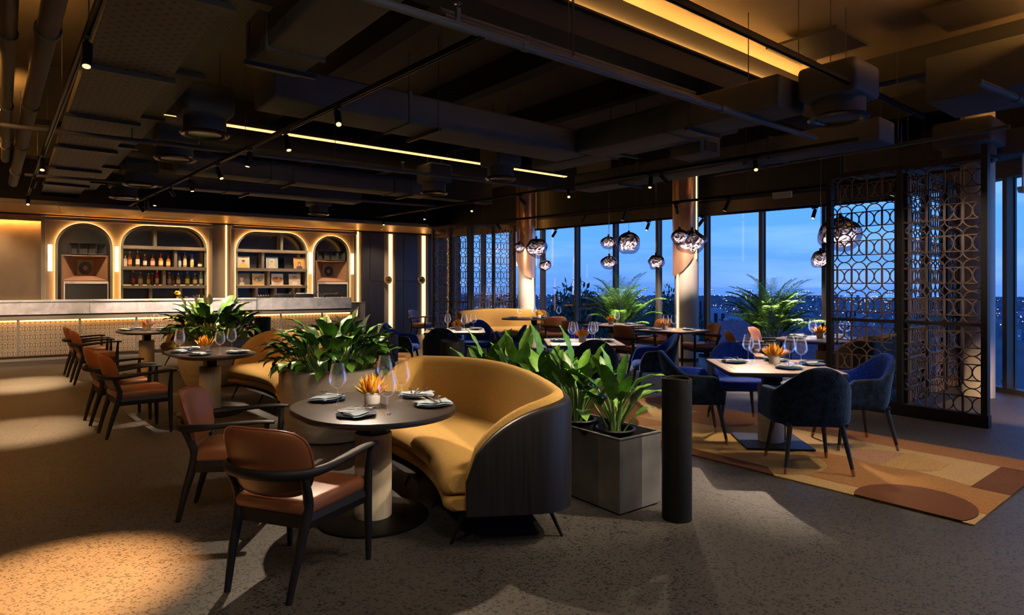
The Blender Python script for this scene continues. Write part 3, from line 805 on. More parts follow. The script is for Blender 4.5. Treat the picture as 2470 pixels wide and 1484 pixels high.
# ------------------------------------------------------------------ bottles
def bottle_mesh(shape, glass, labelm, cap, h):
    prof = {0: [(0, 0), (.040, 0), (.043, .01), (.043, .60), (.036, .70), (.015, .80), (.014, .95), (.016, .96), (.016, 1)],
            1: [(0, 0), (.046, 0), (.049, .012), (.049, .52), (.046, .62), (.018, .74), (.0155, .92), (.018, .93), (.018, 1)],
            2: [(0, 0), (.036, 0), (.039, .01), (.041, .68), (.030, .78), (.013, .84), (.013, .95), (.015, .96), (.015, 1)]}[shape]
    return [(r, z * h) for r, z in prof]
BOT = [  # s offset, shelf z, depth, shape, height, liquid rgb, label rgb or None, cap rgb, words
    (-.86, 2.04, .10, 2, .22, (.5, .5, .5), None, (.5, .5, .5), 'small clear bottle at the end of the upper bottle shelf'),
    (-.77, 2.04, .08, 0, .31, (.35, .13, .02), (.75, .25, .08), (.55, .35, .2), 'amber bottle with orange label on the upper bottle shelf'),
    (-.60, 2.04, .08, 0, .33, (.30, .10, .02), (.75, .70, .65), (.6, .4, .1), 'tall amber bottle with white slanted label and gold cap'),
    (-.44, 2.04, .10, 2, .26, (.12, .05, .02), (.65, .62, .6), (.5, .5, .5), 'dark bottle with grey and white label'),
    (-.27, 2.04, .08, 1, .26, (.25, .06, .02), (.70, .35, .30), (.05, .03, .12), 'squat amber bottle with violet cap'),
    (-.09, 2.04, .08, 1, .28, (.34, .12, .02), (.80, .55, .25), (.45, .03, .03), 'squat amber bottle with red cap and gold label'),
    (.08, 2.04, .08, 1, .25, (.32, .10, .02), (.75, .45, .18), (.35, .05, .04), 'squat orange-amber bottle beside the upper divider'),
    (.34, 2.04, .10, 2, .28, (.35, .38, .45), (.45, .5, .55), (.06, .10, .25), 'clear bottle with blue cap on the upper shelf'),
    (.46, 2.04, .08, 0, .33, (.55, .45, .35), (.80, .55, .35), (.08, .18, .42), 'tall frosted bottle with orange band and blue neck'),
    (.63, 2.04, .08, 2, .28, (.5, .5, .5), (.80, .55, .12), (.5, .45, .4), 'clear bottle with yellow label on the upper shelf'),
    (.82, 2.04, .10, 1, .16, (.03, .03, .03), (.70, .66, .45), (.02, .02, .02), 'low black bottle with pale diamond label'),
    (-.70, 1.57, .08, 2, .30, (.05, .012, .01), (.55, .05, .04), (.5, .25, .2), 'dark bottle with red label on the lower bottle shelf'),
    (-.54, 1.57, .08, 1, .28, (.20, .14, .02), (.65, .55, .25), (.4, .35, .1), 'olive bottle with tan label on the lower shelf'),
    (-.36, 1.57, .08, 2, .25, (.22, .11, .01), (.80, .50, .05), (.5, .4, .1), 'slim bottle with bright yellow slanted label'),
    (-.27, 1.57, .14, 2, .26, (.14, .005, .02), (.05, .03, .04), (.3, .32, .35), 'dark crimson bottle standing behind its neighbours'),
    (-.17, 1.57, .08, 2, .31, (.40, .006, .02), (.60, .55, .35), (.55, .35, .15), 'bottle of bright red spirit with cream label'),
    (.10, 1.57, .08, 1, .28, (.26, .09, .02), (.35, .32, .35), (.4, .35, .3), 'amber bottle with grey label beside the lower divider'),
    (.02, 1.57, .16, 2, .20, (.20, .07, .01), None, (.3, .2, .05), 'small plain amber bottle set back by the lower divider'),
    (.19, 1.57, .16, 2, .22, (.16, .07, .01), (.3, .15, .03), (.4, .3, .05), 'small amber bottle set back on the lower shelf'),
    (.31, 1.57, .08, 0, .26, (.20, .12, .04), (.85, .78, .55), (.5, .45, .35), 'bottle with large cream label on the lower shelf'),
    (.52, 1.57, .08, 1, .30, (.05, .10, .02), (.80, .68, .12), (.35, .1, .05), 'green bottle with round yellow label'),
    (.70, 1.57, .08, 1, .26, (.10, .06, .02), (.75, .66, .28), (.4, .3, .15), 'brown bottle with straw label near the arch edge'),
    (.84, 1.57, .08, 2, .30, (.08, .28, .22), (.70, .70, .40), (.35, .35, .3), 'slim teal bottle with cream label at the arch edge')]
cc = (A2[0] + A2[1]) / 2
for k, (off, z, dep, shp, hh, liq, lab, cap, words) in enumerate(BOT):
    pbr('bottle_%d' % k, liq, .12, coat=.5, spec=.6)
    t = thing('bottle', words, 'bottle', (*barp(cc + off, 2.0 + dep), z), BAR_A, 'bottles behind the bar')
    pr = bottle_mesh(shp, 0, 0, 0, hh * 1.22); rm = max(r for r, _ in pr)
    MB().lathe(pr[:-2], 16).build('glass_body', 'bottle_%d' % k, t)
    if lab:
        pbr('bottle_label_%d' % k, lab, .6)
        MB().lathe([(rm + .0015, hh * 1.22 * .14), (rm + .0015, hh * 1.22 * .46)], 16).build('paper_label', 'bottle_label_%d' % k, t)
    pbr('bottle_cap_%d' % k, cap, .35)
    top = hh * 1.22
    MB().lathe([(.0175, top * .86), (.0185, top), (0, top)], 14).build('cap', 'bottle_cap_%d' % k, t)

# record sleeves
def sleeve_mat(k, base, shapes):
    """flat print: soft coloured areas on a sleeve; shapes = (x, y, rx, ry, rgb) in sleeve units 0..1"""
    m, t, out = nt('sleeve_%d' % k)
    N = t.nodes.new; L = t.links.new
    b = N('ShaderNodeBsdfPrincipled'); b.inputs['Roughness'].default_value = .45; L(b.outputs[0], out.inputs[0])
    co = N('ShaderNodeTexCoord'); prev = None
    for (x, y, rx, ry, c) in shapes:
        mpn = N('ShaderNodeMapping'); mpn.vector_type = 'POINT'
        mpn.inputs['Location'].default_value = (-(x - .5) * .32 / (rx * .32), 0, -y * .32 / (ry * .32)); mpn.inputs['Scale'].default_value = (1 / (rx * .32), 0, 1 / (ry * .32))
        L(co.outputs['Object'], mpn.inputs[0])
        ln = N('ShaderNodeVectorMath'); ln.operation = 'LENGTH'; L(mpn.outputs[0], ln.inputs[0])
        mr = N('ShaderNodeMapRange'); mr.inputs['From Min'].default_value = .9; mr.inputs['From Max'].default_value = 1.05; mr.inputs['To Min'].default_value = 1; mr.inputs['To Max'].default_value = 0; L(ln.outputs['Value'], mr.inputs[0])
        mx = N('ShaderNodeMixRGB'); mx.inputs[2].default_value = (*c, 1); L(mr.outputs[0], mx.inputs[0])
        if prev: L(prev.outputs[0], mx.inputs[1])
        else: mx.inputs[1].default_value = (*base, 1)
        prev = mx
    dk = N('ShaderNodeMixRGB'); dk.blend_type = 'MULTIPLY'; dk.inputs[0].default_value = 1; dk.inputs[2].default_value = (.6, .6, .6, 1); L(prev.outputs[0], dk.inputs[1]); L(dk.outputs[0], b.inputs['Base Color'])
cc = (A3[0] + A3[1]) / 2
sk, hr = (.60, .36, .25), (.10, .07, .05)
REC = [(-.76, 2.045, (.62, .56, .48), [(.5, .14, .36, .24, (.75, .50, .12)), (.50, .48, .13, .17, sk), (.50, .60, .14, .1, hr), (.5, .90, .44, .04, (.35, .2, .18))], 'cream record sleeve with yellow shirted figure on the upper shelf'),
       (-.01, 2.045, (.28, .37, .42), [(.5, .12, .32, .2, (.55, .45, .36)), (.5, .55, .24, .30, (.62, .50, .34)), (.47, .5, .15, .22, sk), (.48, .60, .15, .03, (.1, .1, .1))], 'pale blue record sleeve with fair haired portrait'),
       (.74, 2.045, (.62, .33, .10), [(.5, .1, .28, .16, (.06, .06, .08)), (.5, .42, .15, .2, hr), (.5, .38, .10, .14, sk), (.5, .90, .44, .045, (.16, .10, .05))], 'orange record sleeve with dark haired bust'),
       (-.75, 1.575, (.10, .095, .09), [(.35, .12, .2, .16, (.65, .62, .58)), (.33, .55, .14, .24, sk), (.33, .75, .15, .1, hr), (.82, .62, .06, .18, (.4, .06, .08))], 'black record sleeve with portrait in white collar'),
       (-.37, 1.575, (.50, .34, .18), [(.5, .1, .42, .12, (.62, .42, .15)), (.5, .5, .40, .22, (.16, .11, .07)), (.75, .62, .16, .25, (.20, .22, .24)), (.35, .38, .1, .16, (.4, .26, .15))], 'brown record sleeve showing a grand piano'),
       (.135, 1.575, (.66, .62, .58), [(.5, .48, .48, .28, (.32, .13, .05)), (.62, .62, .07, .16, (.65, .55, .42)), (.5, .1, .3, .05, (.55, .35, .25))], 'white bordered record sleeve with russet landscape'),
       (.61, 1.575, (.58, .46, .40), [(.5, .12, .28, .2, (.72, .66, .60)), (.5, .58, .20, .24, (.60, .42, .34)), (.5, .72, .2, .1, (.32, .2, .16))], 'pale pink record sleeve with sketched portrait')]
for k, (off, z, base, sh, words) in enumerate(REC):
    sleeve_mat(k, base, sh)
    o = MB().rbox((0, 0, .16), (.32, .012, .32), .002, 1).build('record_sleeve', 'sleeve_%d' % k, loc=(*barp(cc + off, 1.98), z), rz=BAR_A)
    o.rotation_euler = (R(-6), 0, BAR_A)
    tag(o, words, 'record', 'record sleeves behind the bar')
for k, (off, z) in enumerate(((-.50, 1.575), (.36, 1.575), (.48, 2.045), (-.52, 2.045))):
    t = thing('record_sleeve', ('black record sleeve between the portrait and the piano sleeve', 'black record sleeve beside the russet landscape sleeve', 'black record sleeve beside the orange sleeve', 'black record sleeve beside the cream sleeve')[k], 'record', (*barp(cc + off, 2.10), z), BAR_A, 'record sleeves behind the bar')
    MB().rbox((0, 0, .16), (.24, .012, .32), .002, 1).build('sleeve', 'speaker_black', t); MB().box(-.121, -.118, -.01, .01, 0, .32).build('spine', 'chrome', t, smooth=False)

# ------------------------------------------------------------------ horn loudspeakers in the outer niches
def loudspeaker(s0, s1, label, brand):
    w = s1 - s0; t = thing('loudspeaker', label, 'speaker', (*barp((s0 + s1) / 2, 2.02), 0), BAR_A)
    hw = w / 2; z0, z1, z2 = .45, 1.66, 2.30
    mb = MB().box(-hw, hw, .0, .40, z0, z1)
    # flared horn mouth above the bass bin
    th = .03; iw, ih0, ih1 = .13 * w / .92 + .03, z1 + .16, z2 - .10
    fr = [(-hw, 0, z1), (hw, 0, z1), (hw, 0, z2), (-hw, 0, z2)]
    fi = [(-hw + th, 0, z1 + th), (hw - th, 0, z1 + th), (hw - th, 0, z2 - th), (-hw + th, 0, z2 - th)]
    bk = [(-iw, .30, ih0), (iw, .30, ih0), (iw, .30, ih1), (-iw, .30, ih1)]
    mb.add(fr + fi, [(0, 1, 5, 4), (1, 2, 6, 5), (2, 3, 7, 6), (3, 0, 4, 7)])
    mb.add(fi + bk, [(0, 1, 5, 4), (1, 2, 6, 5), (2, 3, 7, 6), (3, 0, 4, 7), (4, 5, 6, 7)])
    mb.box(-hw, -hw + .012, 0, .38, z1, z2).box(hw - .012, hw, 0, .38, z1, z2).box(-hw, hw, 0, .38, z2 - .012, z2)
    mb.build('cabinet', 'speaker_wood', t, smooth=False)
    c = MB().lathe([(0, .05), (.05, .03), (.105, .0), (.13, -.01), (.135, .0)], 28); c.v = [(x, .285 + z * .5, 1.99 + y * 1.15) for x, y, z in c.v]
    c.build('driver', 'speaker_black', t)
    g0 = -hw + .07
    MB().box(g0, hw - .02, -.03, 0, z0, z1 - .055).build('bass_grille', 'speaker_black', t, smooth=False)
    fm = MB().box(g0 - .02, hw, -.04, -.005, z1 - .055, z1 + .0).box(g0 - .02, g0, -.04, -.005, z0, z1 - .05).box(hw - .02, hw, -.04, -.005, z0, z1 - .05)
    f = fm.build('grille_frame', 'silver_trim', t, smooth=False)
    cu = bpy.data.curves.new('brand_lettering', 'FONT'); cu.body = 'ALTEC'; cu.size = .062; cu.extrude = .002; cu.space_character = 1.15
    cu.materials.append(MATS['ink_black']); tmp = bpy.data.objects.new('lettering_curve', cu); me = bpy.data.meshes.new_from_object(tmp); bpy.data.objects.remove(tmp); bpy.data.curves.remove(cu)
    to = bpy.data.objects.new('brand_lettering', me); COL.objects.link(to)
    to.location = (g0 + .0, -.0425, z1 - .05); to.rotation_euler = (R(90), 0, 0); to.parent = t
    return t
loudspeaker(.94, 1.88, 'walnut horn loudspeaker beside the bronze mirror bay', 1)
loudspeaker(6.95, 7.90, 'walnut horn loudspeaker behind the record decks', 2)
def cellhorn(s0, s1, label):
    w = s1 - s0; t = thing('horn_speaker', label, 'speaker', (*barp((s0 + s1) / 2, 2.06), 2.315), BAR_A)
    MB().box(-w / 2, w / 2, .10, .34, 0, .27).build('housing', 'speaker_black', t, smooth=False)
    for k in range(4):
        a0, a1 = -w / 2 + k * w / 4 + .006, -w / 2 + (k + 1) * w / 4 - .006
        mb = MB(); o = [(a0, 0, .005), (a1, 0, .005), (a1, 0, .265), (a0, 0, .265)]; ins = [(x * .8, .12, .04 + (z - .005) * .73) for x, y, z in o]
        mb.add(o + ins, [(0, 1, 5, 4), (1, 2, 6, 5), (2, 3, 7, 6), (3, 0, 4, 7), (4, 5, 6, 7)])
        mb.build('horn_cell', 'steel_dark', t, smooth=False)
    return t
cellhorn(1.08, 1.84, 'black multicell horn on top of the mirror side loudspeaker')
cellhorn(7.0, 7.85, 'black multicell horn on top of the deck side loudspeaker')

# wall sconces
for s_, words in ((.73, 'slim glowing wall sconce beside the mirror bay'), (2.05, 'slim glowing wall sconce between speaker and bottle arches'), (6.775, 'slim glowing wall sconce beside the record shelves'), (8.02, 'slim glowing wall sconce beside the bar end strip')):
    t = thing('wall_sconce', words, 'sconce', (*barp(s_, 2.0), 1.90), BAR_A, 'sconces on the bar wall')
    MB().lathe([(0, 0), (.042, 0), (.042, .62), (0, .62)], 20, (0, -.07, 0)).build('tube', 'sconce', t)
    MB().rbox((0, -.012, .31), (.05, .025, .14), .008, 2).build('bracket', 'bronze_metal', t)

# ------------------------------------------------------------------ bar counter
bar = thing('bar_counter', 'long bar counter of grey marble over backlit fretwork', 'bar', (*barp(0, 0), 0), BAR_A)
S0, S1 = -3.0, 7.30
# plinth, carcass behind the fretwork, warm lit backing
MB().box(S0, S1, .05, .55, 0, .09).build('plinth', 'wall_trim', bar, smooth=False)
MB().box(S0, S1, .012, .03, .085, .105).build('plinth_lip', 'bronze_metal', bar, smooth=False)
MB().box(S0, S1, .11, .55, .09, .95).build('carcass', 'cream_stone', bar, smooth=False)
MB().box(S0, S1, .05, .10, .815, .835).build('light_strip', 'led_warm', bar, smooth=False)
MB().rbox(((S0 + S1) / 2, .19, .885), (S1 - S0 + .1, .44, .075), .006, 1).build('ledge', 'wall_trim', bar)
MB().box(S0, S1, .06, .5, .92, .955).build('shadow_gap', 'ink_black', bar, smooth=False)
pitch = 1.04
fm = fret(MB(), pitch - .05, .70, .0425, .007, .008, 12).mesh('fretwork', 'fret_bronze', smooth=False)
k = 0; s_ = .285
while s_ > S0: s_ -= pitch
while s_ < S1 - .1:
    a1 = min(s_ + pitch, S1)
    if a1 - s_ > .6 and s_ >= S0:
        f = link('fretwork', fm, bar, (s_ + .025, .018, .11))
        if a1 - s_ < pitch - .01: f.scale = ((a1 - s_ - .03) / (pitch - .05), 1, 1)
    MB().box(max(s_, S0) - .022, max(s_, S0) + .022, .012, .06, .09, .845).build('stile', 'wall_trim', bar, smooth=False)
    s_ += pitch
MB().box(S1 - .02, S1, .012, .06, .09, .845).build('stile', 'wall_trim', bar, smooth=False)
# stone apron: long slabs, thicker top slab; raised deck-booth slab at the right
for a0, a1 in ((S0, -.9), (-.9, 1.5), (1.5, 3.3), (3.3, 4.90)):
    MB().rbox(((a0 + a1) / 2, .05, 1.085), (a1 - a0 - .003, .06, .26), .004, 1).build('apron_slab', 'grey_marble', bar)
    MB().rbox(((a0 + a1) / 2, .33, 1.232), (a1 - a0 - .003, .68, .038), .005, 1).build('top_slab', 'grey_marble', bar)
MB().rbox((5.07, .10, 1.10), (.32, .10, .29), .004, 1).build('apron_slab', 'grey_marble', bar)
MB().rbox((6.265, .03, 1.10), (2.07, .10, .29), .004, 1).build('apron_slab', 'grey_marble', bar)
MB().rbox((6.10, .43, 1.225), (2.40, .70, .04), .005, 1).build('top_slab', 'grey_marble', bar)
MB().box(4.9, S1, .1, .7, .95, 1.205).build('booth_core', 'wall_trim', bar, smooth=False)
# cream end cabinet
t = thing('end_cabinet', 'cream cabinet standing against the end of the bar', 'cabinet', (*barp(7.575, .55), 0), BAR_A)
MB().rbox((0, 0, .54), (.42, .6, 1.08), .006, 1).build('cabinet_body', 'cream_stone', t); MB().rbox((0, 0, 1.09), (.44, .62, .03), .004, 1).build('cabinet_top', 'wall_trim', t)
# decks
def turntable(s_, words):
    t = thing('turntable', words, 'turntable', (*barp(s_, .36), 1.246), BAR_A)
    MB().rbox((0, 0, .045), (.45, .35, .07), .01, 2).build('plinth', 'speaker_black', t)
    MB().lathe([(0, .105), (.15, .105), (.165, .10), (.165, .082), (0, .082)], 32, (-.04, 0, 0)).build('platter', 'speaker_black', t)
    MB().tube([(.17, .12, .11), (.18, -.02, .12), (.13, -.1, .11)], .007, 8).build('tonearm', 'chrome', t)
    for x in (-.2, .2):
        for y in (-.15, .15): MB().cyl((x, y, 0), (x, y, .012), .02).build('foot', 'speaker_black', t)
turntable(5.62, 'black record deck on the bar by the record shelves'); turntable(6.86, 'black record deck on the bar near the cream cabinet')
t = thing('mixer', 'black mixing desk with silver knobs between the record decks', 'mixer', (*barp(6.15, .36), 1.246), BAR_A)
MB().rbox((0, 0, .05), (.42, .34, .10), .008, 2).build('desk', 'speaker_black', t)
for i in range(6):
    for j in range(3): MB().cyl((-.16 + i * .065, -.1 + j * .09, .10), (-.16 + i * .065, -.1 + j * .09, .125), .012, .009, 10).build('knob', 'chrome', t)
t = thing('headphones', 'dark blue headphones lying beside the record deck', 'headphones', (*barp(6.505, .30), 1.246), BAR_A)
pbr('head_blue', (.02, .05, .13), .35)
MB().tube([(.075 * math.cos(a), 0, .07 + .075 * math.sin(a)) for a in [PI * k / 10 for k in range(11)]], .009, 8).build('band', 'head_blue', t)
for x in (-.075, .075): MB().lathe([(0, 0), (.035, 0), (.04, .02), (.03, .04), (0, .04)], 16, (x, 0, .045)).build('ear_cup', 'head_blue', t)
t = thing('effects_unit', 'low black effects box on the bar left of the first deck', 'mixer', (*barp(5.15, .45), 1.246), BAR_A)
MB().rbox((0, 0, .03), (.34, .22, .06), .006, 2).build('case', 'speaker_black', t)
for i in range(5): MB().cyl((-.12 + i * .06, -.05, .06), (-.12 + i * .06, -.05, .08), .012, .009, 10).build('knob', 'brass', t)
# bar tools on the back counter under the bottles
bc = struct(MB().box(.64, 8.1, -.55, -.04, 0, 1.02).build('trim_2', 'shelf_taupe', loc=(*barp(0, 2.0), 0), rz=BAR_A, smooth=False)); bc['label'] = 'taupe back counter under the arches'
def on_back(s_, dep=1.75): return (*barp(s_, dep), 1.021)
for s_, h_, r_, words in ((3.56, .26, .045, 'tall brass cocktail shaker on the back counter'), (3.66, .24, .042, 'shorter brass tumbler on the back counter'), (3.82, .30, .048, 'polished steel shaker tin near the arch edge')):
    t = thing('cocktail_shaker', words, 'shaker', on_back(s_), 0, 'bar tools on the back counter')
    MB().lathe([(0, 0), (r_ * .78, 0), (r_, h_), (r_ - .003, h_), (r_ * .75, .01)], 20).build('cup', 'brass' if 'brass' in words else 'chrome', t)
    MB().lathe([(r_ + .001, h_ - .012), (r_ + .003, h_ - .004), (r_ + .001, h_)], 20).build('rim', 'chrome', t)
t = thing('brass_vase', 'brass vase with dried golden blooms on the back counter', 'vase', on_back(3.36), 0)
MB().lathe([(0, 0), (.05, 0), (.06, .1), (.03, .2), (.035, .26)], 20).build('vase_body', 'brass', t)
for k in range(7):
    a = k * .9; MB().lathe([(0, -.035), (.035, 0), (0, .035)], 8, (.05 * math.cos(a), .05 * math.sin(a), .32 + .03 * (k % 3))).build('bloom', 'petal_yellow', t)
t = thing('bar_tray', 'long woven tray lying on the back counter', 'tray', on_back(2.95), BAR_A)
MB().rbox((0, 0, .03), (.36, .2, .05), .01, 2).build('tray_body', 'terracotta_cloth', t); MB().rbox((0, 0, .06), (.34, .18, .012), .004, 1).build('towel', 'cream_stone', t)

# ------------------------------------------------------------------ ceiling works (own axis)
def croot(name, label, cat, p, q, z, rz=0):
    return thing(name, label, cat, (*cp(p, q), z), CEIL_A + rz)
# beams along p and joists along q under the slab
for q, z0, w, words in ((4.35, 3.95, .30, 'deep dark beam carrying the amber cove light'), (10.35, 3.75, .22, 'dark beam behind the long light slot'), (13.6, 3.8, .25, 'dark cross beam near the bar canopy')):
    L0, L1 = (-2, 13.5) if q < 6 else (.2, 10.2)
    t = croot('ceiling_beam', words, 'beam', 0, q, 0)
    MB().box(L0, L1, -w / 2, w / 2, z0, 4.45).build('web', 'ceiling_dark', t, smooth=False)
    MB().box(L0, L1, -w / 2 - (.0 if q < 6 else .06), w / 2 + .06, z0 - .02, z0).build('flange', 'ceiling_dark', t, smooth=False)
for k, p in enumerate((-1.6, 3.1, 4.9, 6.6, 8.6, 10.6)):
    q1 = (16.6, 15.5, 14.5, 13.2, 12.3, 9.5)[k]
    t = croot('ceiling_joist', ('dark steel joist left of the perforated tray', 'dark steel joist right of the near duct', 'dark steel joist over the centre of the room', 'dark steel joist over the square tables', 'dark steel joist above the pendant lamps', 'dark steel joist nearest the windows')[k], 'joist', p, 0, 0)
    q0 = .9 if p > 8 or p < 0 else 4.56
    MB().box(-.05, .05, q0, q1, 4.12, 4.45).build('web', 'ceiling_dark', t, smooth=False)
    MB().box(-.10, .10, q0, q1, 4.105, 4.12).build('flange', 'ceiling_dark', t, smooth=False)
# dark acoustic squares under the slab in the lit bay
for k, (p, q) in enumerate(((5.75, 2.3), (7.6, 1.9), (7.3, 3.4), (9.5, 2.7), (11.5, 2.4))):
    o = MB().boxr((0, 0, 0), (.8, .8, .03)).build('acoustic_panel', 'ink_black', loc=(*cp(p, q), 4.34), rz=CEIL_A, smooth=False)
    tag(o, ('square black acoustic panel beside the crossing track', 'square black acoustic panel above the fan coil box', 'square black acoustic panel next to the cove light, over the duct outlet', 'square black acoustic panel beyond the fan coil box', 'square black acoustic panel nearest the right windows')[k], 'panel', 'acoustic panels under the slab')
# cove light on top of the deep beam, and the long slot light
t = croot('cove_light', 'long amber cove light along the top of the deep beam', 'light strip', 0, 4.2, 0)
MB().box(1.6, 9.3, -.030, -.003, 4.189, 4.192).build('led_tape', 'led_cove', t, smooth=False)
MB().box(1.6, 9.3, -.065, -.0, 4.165, 4.188).build('ledge', 'ceiling_dark', t, smooth=False)
t = croot('cove_light', 'amber cove light over the right hand bay of joists', 'light strip', 0, 1.2, 0)
MB().box(5.5, 12.5, .0, .03, 4.06, 4.07).build('led_tape', 'led_cove', t, smooth=False); MB().box(5.5, 12.5, -.04, .07, 4.03, 4.055).build('shelf', 'ceiling_dark', t, smooth=False)
t = croot('slot_light', 'long amber light slot running towards the windows', 'light strip', 0, 9.72, 0)
MB().box(1.3, 9.35, -.05, .05, 3.90, 3.915).build('led_tape', 'led_slot', t, smooth=False)
MB().box(1.3, 9.35, -.10, .10, 3.915, 3.955).build('channel', 'ceiling_dark', t, smooth=False)
for x in (3.0, 5.0, 6.6, 8.6): MB().cyl((x, 0, 3.95), (x, 0, 4.45), .005, n=6).build('hanger', 'steel_dark', t)
t = croot('cove_light', 'amber cove light left of the perforated tray', 'light strip', 0, 0, 0)
for q in (7.2, 11.2): MB().box(-3.2, -.1, q, q + .05, 4.0, 4.02).build('led_tape', 'led_cove', t, smooth=False); 
for q in (7.2, 11.2): MB().box(-3.2, -.1, q - .16, q - .02, 3.92, 4.06).build('lip', 'ceiling_dark', t, smooth=False)
# cable ladder beside the slot light
t = croot('cable_ladder', 'black slotted cable ladder beside the long light slot', 'cable tray', 0, 10.02, 3.98)
for y in (-.09, .09): MB().box(1.3, 9.4, y - .008, y + .008, 0, .07).build('side_rail', 'ceiling_dark', t, smooth=False)
for k in range(54): MB().box(1.36 + k * .15, 1.40 + k * .15, -.09, .09, .0, .012).build('rung', 'ceiling_dark', t, smooth=False)

# perforated trays
def tray(p0, p1, q0, q1, z, h_, mat, label):
    t = croot('perforated_tray', label, 'cable tray', p0, q0, z)
    MB().box(0, p1 - p0, 0, q1 - q0, 0, .012).build('base_sheet', mat, t, smooth=False)
    for x in (0, p1 - p0 - .012): MB().box(x, x + .012, 0, q1 - q0, .012, h_).build('side_sheet', mat, t, smooth=False)
    for k in range(7): MB().box(-.04, p1 - p0 + .04, 1.55 + k * 2.0, 1.66 + k * 2.0, -.045, -.002).build('bracket', 'steel_dark', t, smooth=False)
    return t
tray(.52, 1.18, 1.0, 16.8, 3.50, .12, 'perforated_wide', 'wide perforated steel tray hung below the ceiling')
tray(1.22, 1.44, 1.0, 16.4, 3.60, .10, 'perforated_fine', 'narrow finely perforated tray beside the wide one')

# rectangular ducts
def duct(pts, w, h_, z, label, name='air_duct', boxes=(), seams=True):
    """pts: centre line in (p, q); one closed box body per leg, rounded where it ends"""
    p0 = pts[0]
    t = thing(name, label, 'duct', (*cp(*p0), z), CEIL_A)
    for (a, b) in zip(pts[:-1], pts[1:]):
        dx, dy = b[0] - a[0], b[1] - a[1]; L = math.hypot(dx, dy); ang = math.atan2(dy, dx)
        mx_, my_ = (a[0] + b[0]) / 2 - p0[0], (a[1] + b[1]) / 2 - p0[1]
        mb = MB().rbox((0, 0, h_ / 2), (L + w, w, h_), .035, 3); ca, sa = math.cos(ang), math.sin(ang)
        mb.v = [(x * ca - y * sa + mx_, x * sa + y * ca + my_, zz) for x, y, zz in mb.v]
        mb.build('duct_body', 'duct', t)
        k = 1.2
        while seams and k < L - .2:
            mb = MB().box(k - L / 2 - .02, k - L / 2 + .02, -w / 2 - .012, w / 2 + .012, -.012, h_ + .012); mb.v = [(x * ca - y * sa + mx_, x * sa + y * ca + my_, zz) for x, y, zz in mb.v]
            mb.build('seam', 'duct', t, smooth=False)
            for sy in (-1, 1):
                x, y = k + .35 - L / 2, sy * (w / 2 + .03); mb = MB()
                mb.cyl((x * ca - y * sa + mx_, x * sa + y * ca + my_, -.05), (x * ca - y * sa + mx_, x * sa + y * ca + my_, 4.45 - z), .005, n=6)
                mb.build('hanger_rod', 'steel_dark', t)
            mb = MB().box(k + .33 - L / 2, k + .37 - L / 2, -w / 2 - .07, w / 2 + .07, -.05, -.012); mb.v = [(x * ca - y * sa + mx_, x * sa + y * ca + my_, zz) for x, y, zz in mb.v]
            mb.build('trapeze', 'steel_dark', t, smooth=False)
            k += 2.4
    return t
duct([(1.78, 2.2), (1.78, 5.1)], .42, .42, 3.40, 'rectangular duct beside the perforated trays, nearest the camera side') if False else None
duct([(1.80, 1.4), (1.80, 5.35)], .46, .42, 3.42, 'short square duct close beside the perforated trays')
duct([(2.3, 6.45), (6.0, 6.45)], .62, .34, 3.38, 'wide flat duct crossing the middle of the ceiling')
duct([(6.35, 5.82), (6.35, 3.48)], .55, .34, 3.38, 'flat duct running to the large round outlet')
duct([(7.0, 7.6), (7.0, 4.6)], .5, .28, 3.50, 'flat duct beside the black light track')
duct([(8.7, 3.4), (8.7, 8.3)], .5, .30, 3.38, 'long flat duct above the pendant lamps')
duct([(2.4, 11.4), (6.6, 11.4)], .55, .32, 3.42, 'flat duct behind the long light slot')
duct([(2.2, 13.4), (6.0, 13.4)], .5, .30, 3.44, 'flat duct in front of the bar canopy')
duct([(10.9, 2.0), (10.9, 4.2)], .6, .36, 3.34, 'flat duct over the fretwork screens')
# round outlets, each with its box
def outlet(p, q, z, r_, label, bw=None, bl=None):
    t = croot('air_outlet', label, 'air outlet', p, q, z)
    MB().lathe([(r_, .04), (r_ + .02, .02), (r_, 0), (r_ * .86, .012), (r_ * .80, .05), (r_ * .70, .02), (r_ * .6, .03), (0, .03)], 40).build('ring', 'diffuser', t)
    MB().lathe([(r_ - .02, .04), (r_ - .02, .20)], 32).build('neck', 'duct', t)
    b = bw or r_ * 2.15
    MB().rbox((0, 0, .20 + .17), (b, bl or b, .34), .05, 3).build('plenum', 'duct', t)
    for sx_ in (-.3, .3): MB().cyl((sx_ * b, 0, .52), (sx_ * b, 0, 4.45 - z), .005, n=6).build('hanger_rod', 'steel_dark', t)
for p, q, r_, words in ((1.72, 7.64, .24, 'round air outlet between tray and first light slot end'), (1.74, 9.37, .24, 'round air outlet beside the perforated trays, second along'), (1.72, 12.15, .24, 'round air outlet beside the perforated trays, third along'), (1.74, 14.1, .24, 'round air outlet nearest the bar canopy'),
                        (6.6, 2.85, .27, 'large round air outlet at the end of the flat duct'), (6.1, 7.83, .23, 'round air outlet at the end of the light slot'), (6.1, 9.82, .23, 'round air outlet behind the long light slot'), (5.73, 14.4, .23, 'round air outlet close to the bar canopy middle'), (10.23, 2.69, .32, 'broad round air outlet over the fretwork screen')):
    outlet(p, q, 3.24, r_, words)
# fan-coil boxes
for p, q, z, w, d_, h_, words in ((8.3, 2.0, 3.55, 1.0, .9, .5, 'dark fan coil box hung over the right side'), (7.53, 5.2, 3.36, .48, .5, .26, 'small dark fan coil box beside the track')):
    t = croot('fan_coil', words, 'air unit', p, q, z)
    MB().rbox((0, 0, h_ / 2), (w, d_, h_), .02, 2).build('casing', 'duct', t); MB().box(-w * .3, w * .3, -d_ / 2 - .01, -d_ / 2, h_ * .2, h_ * .7).build('grille', 'ink_black', t, smooth=False)
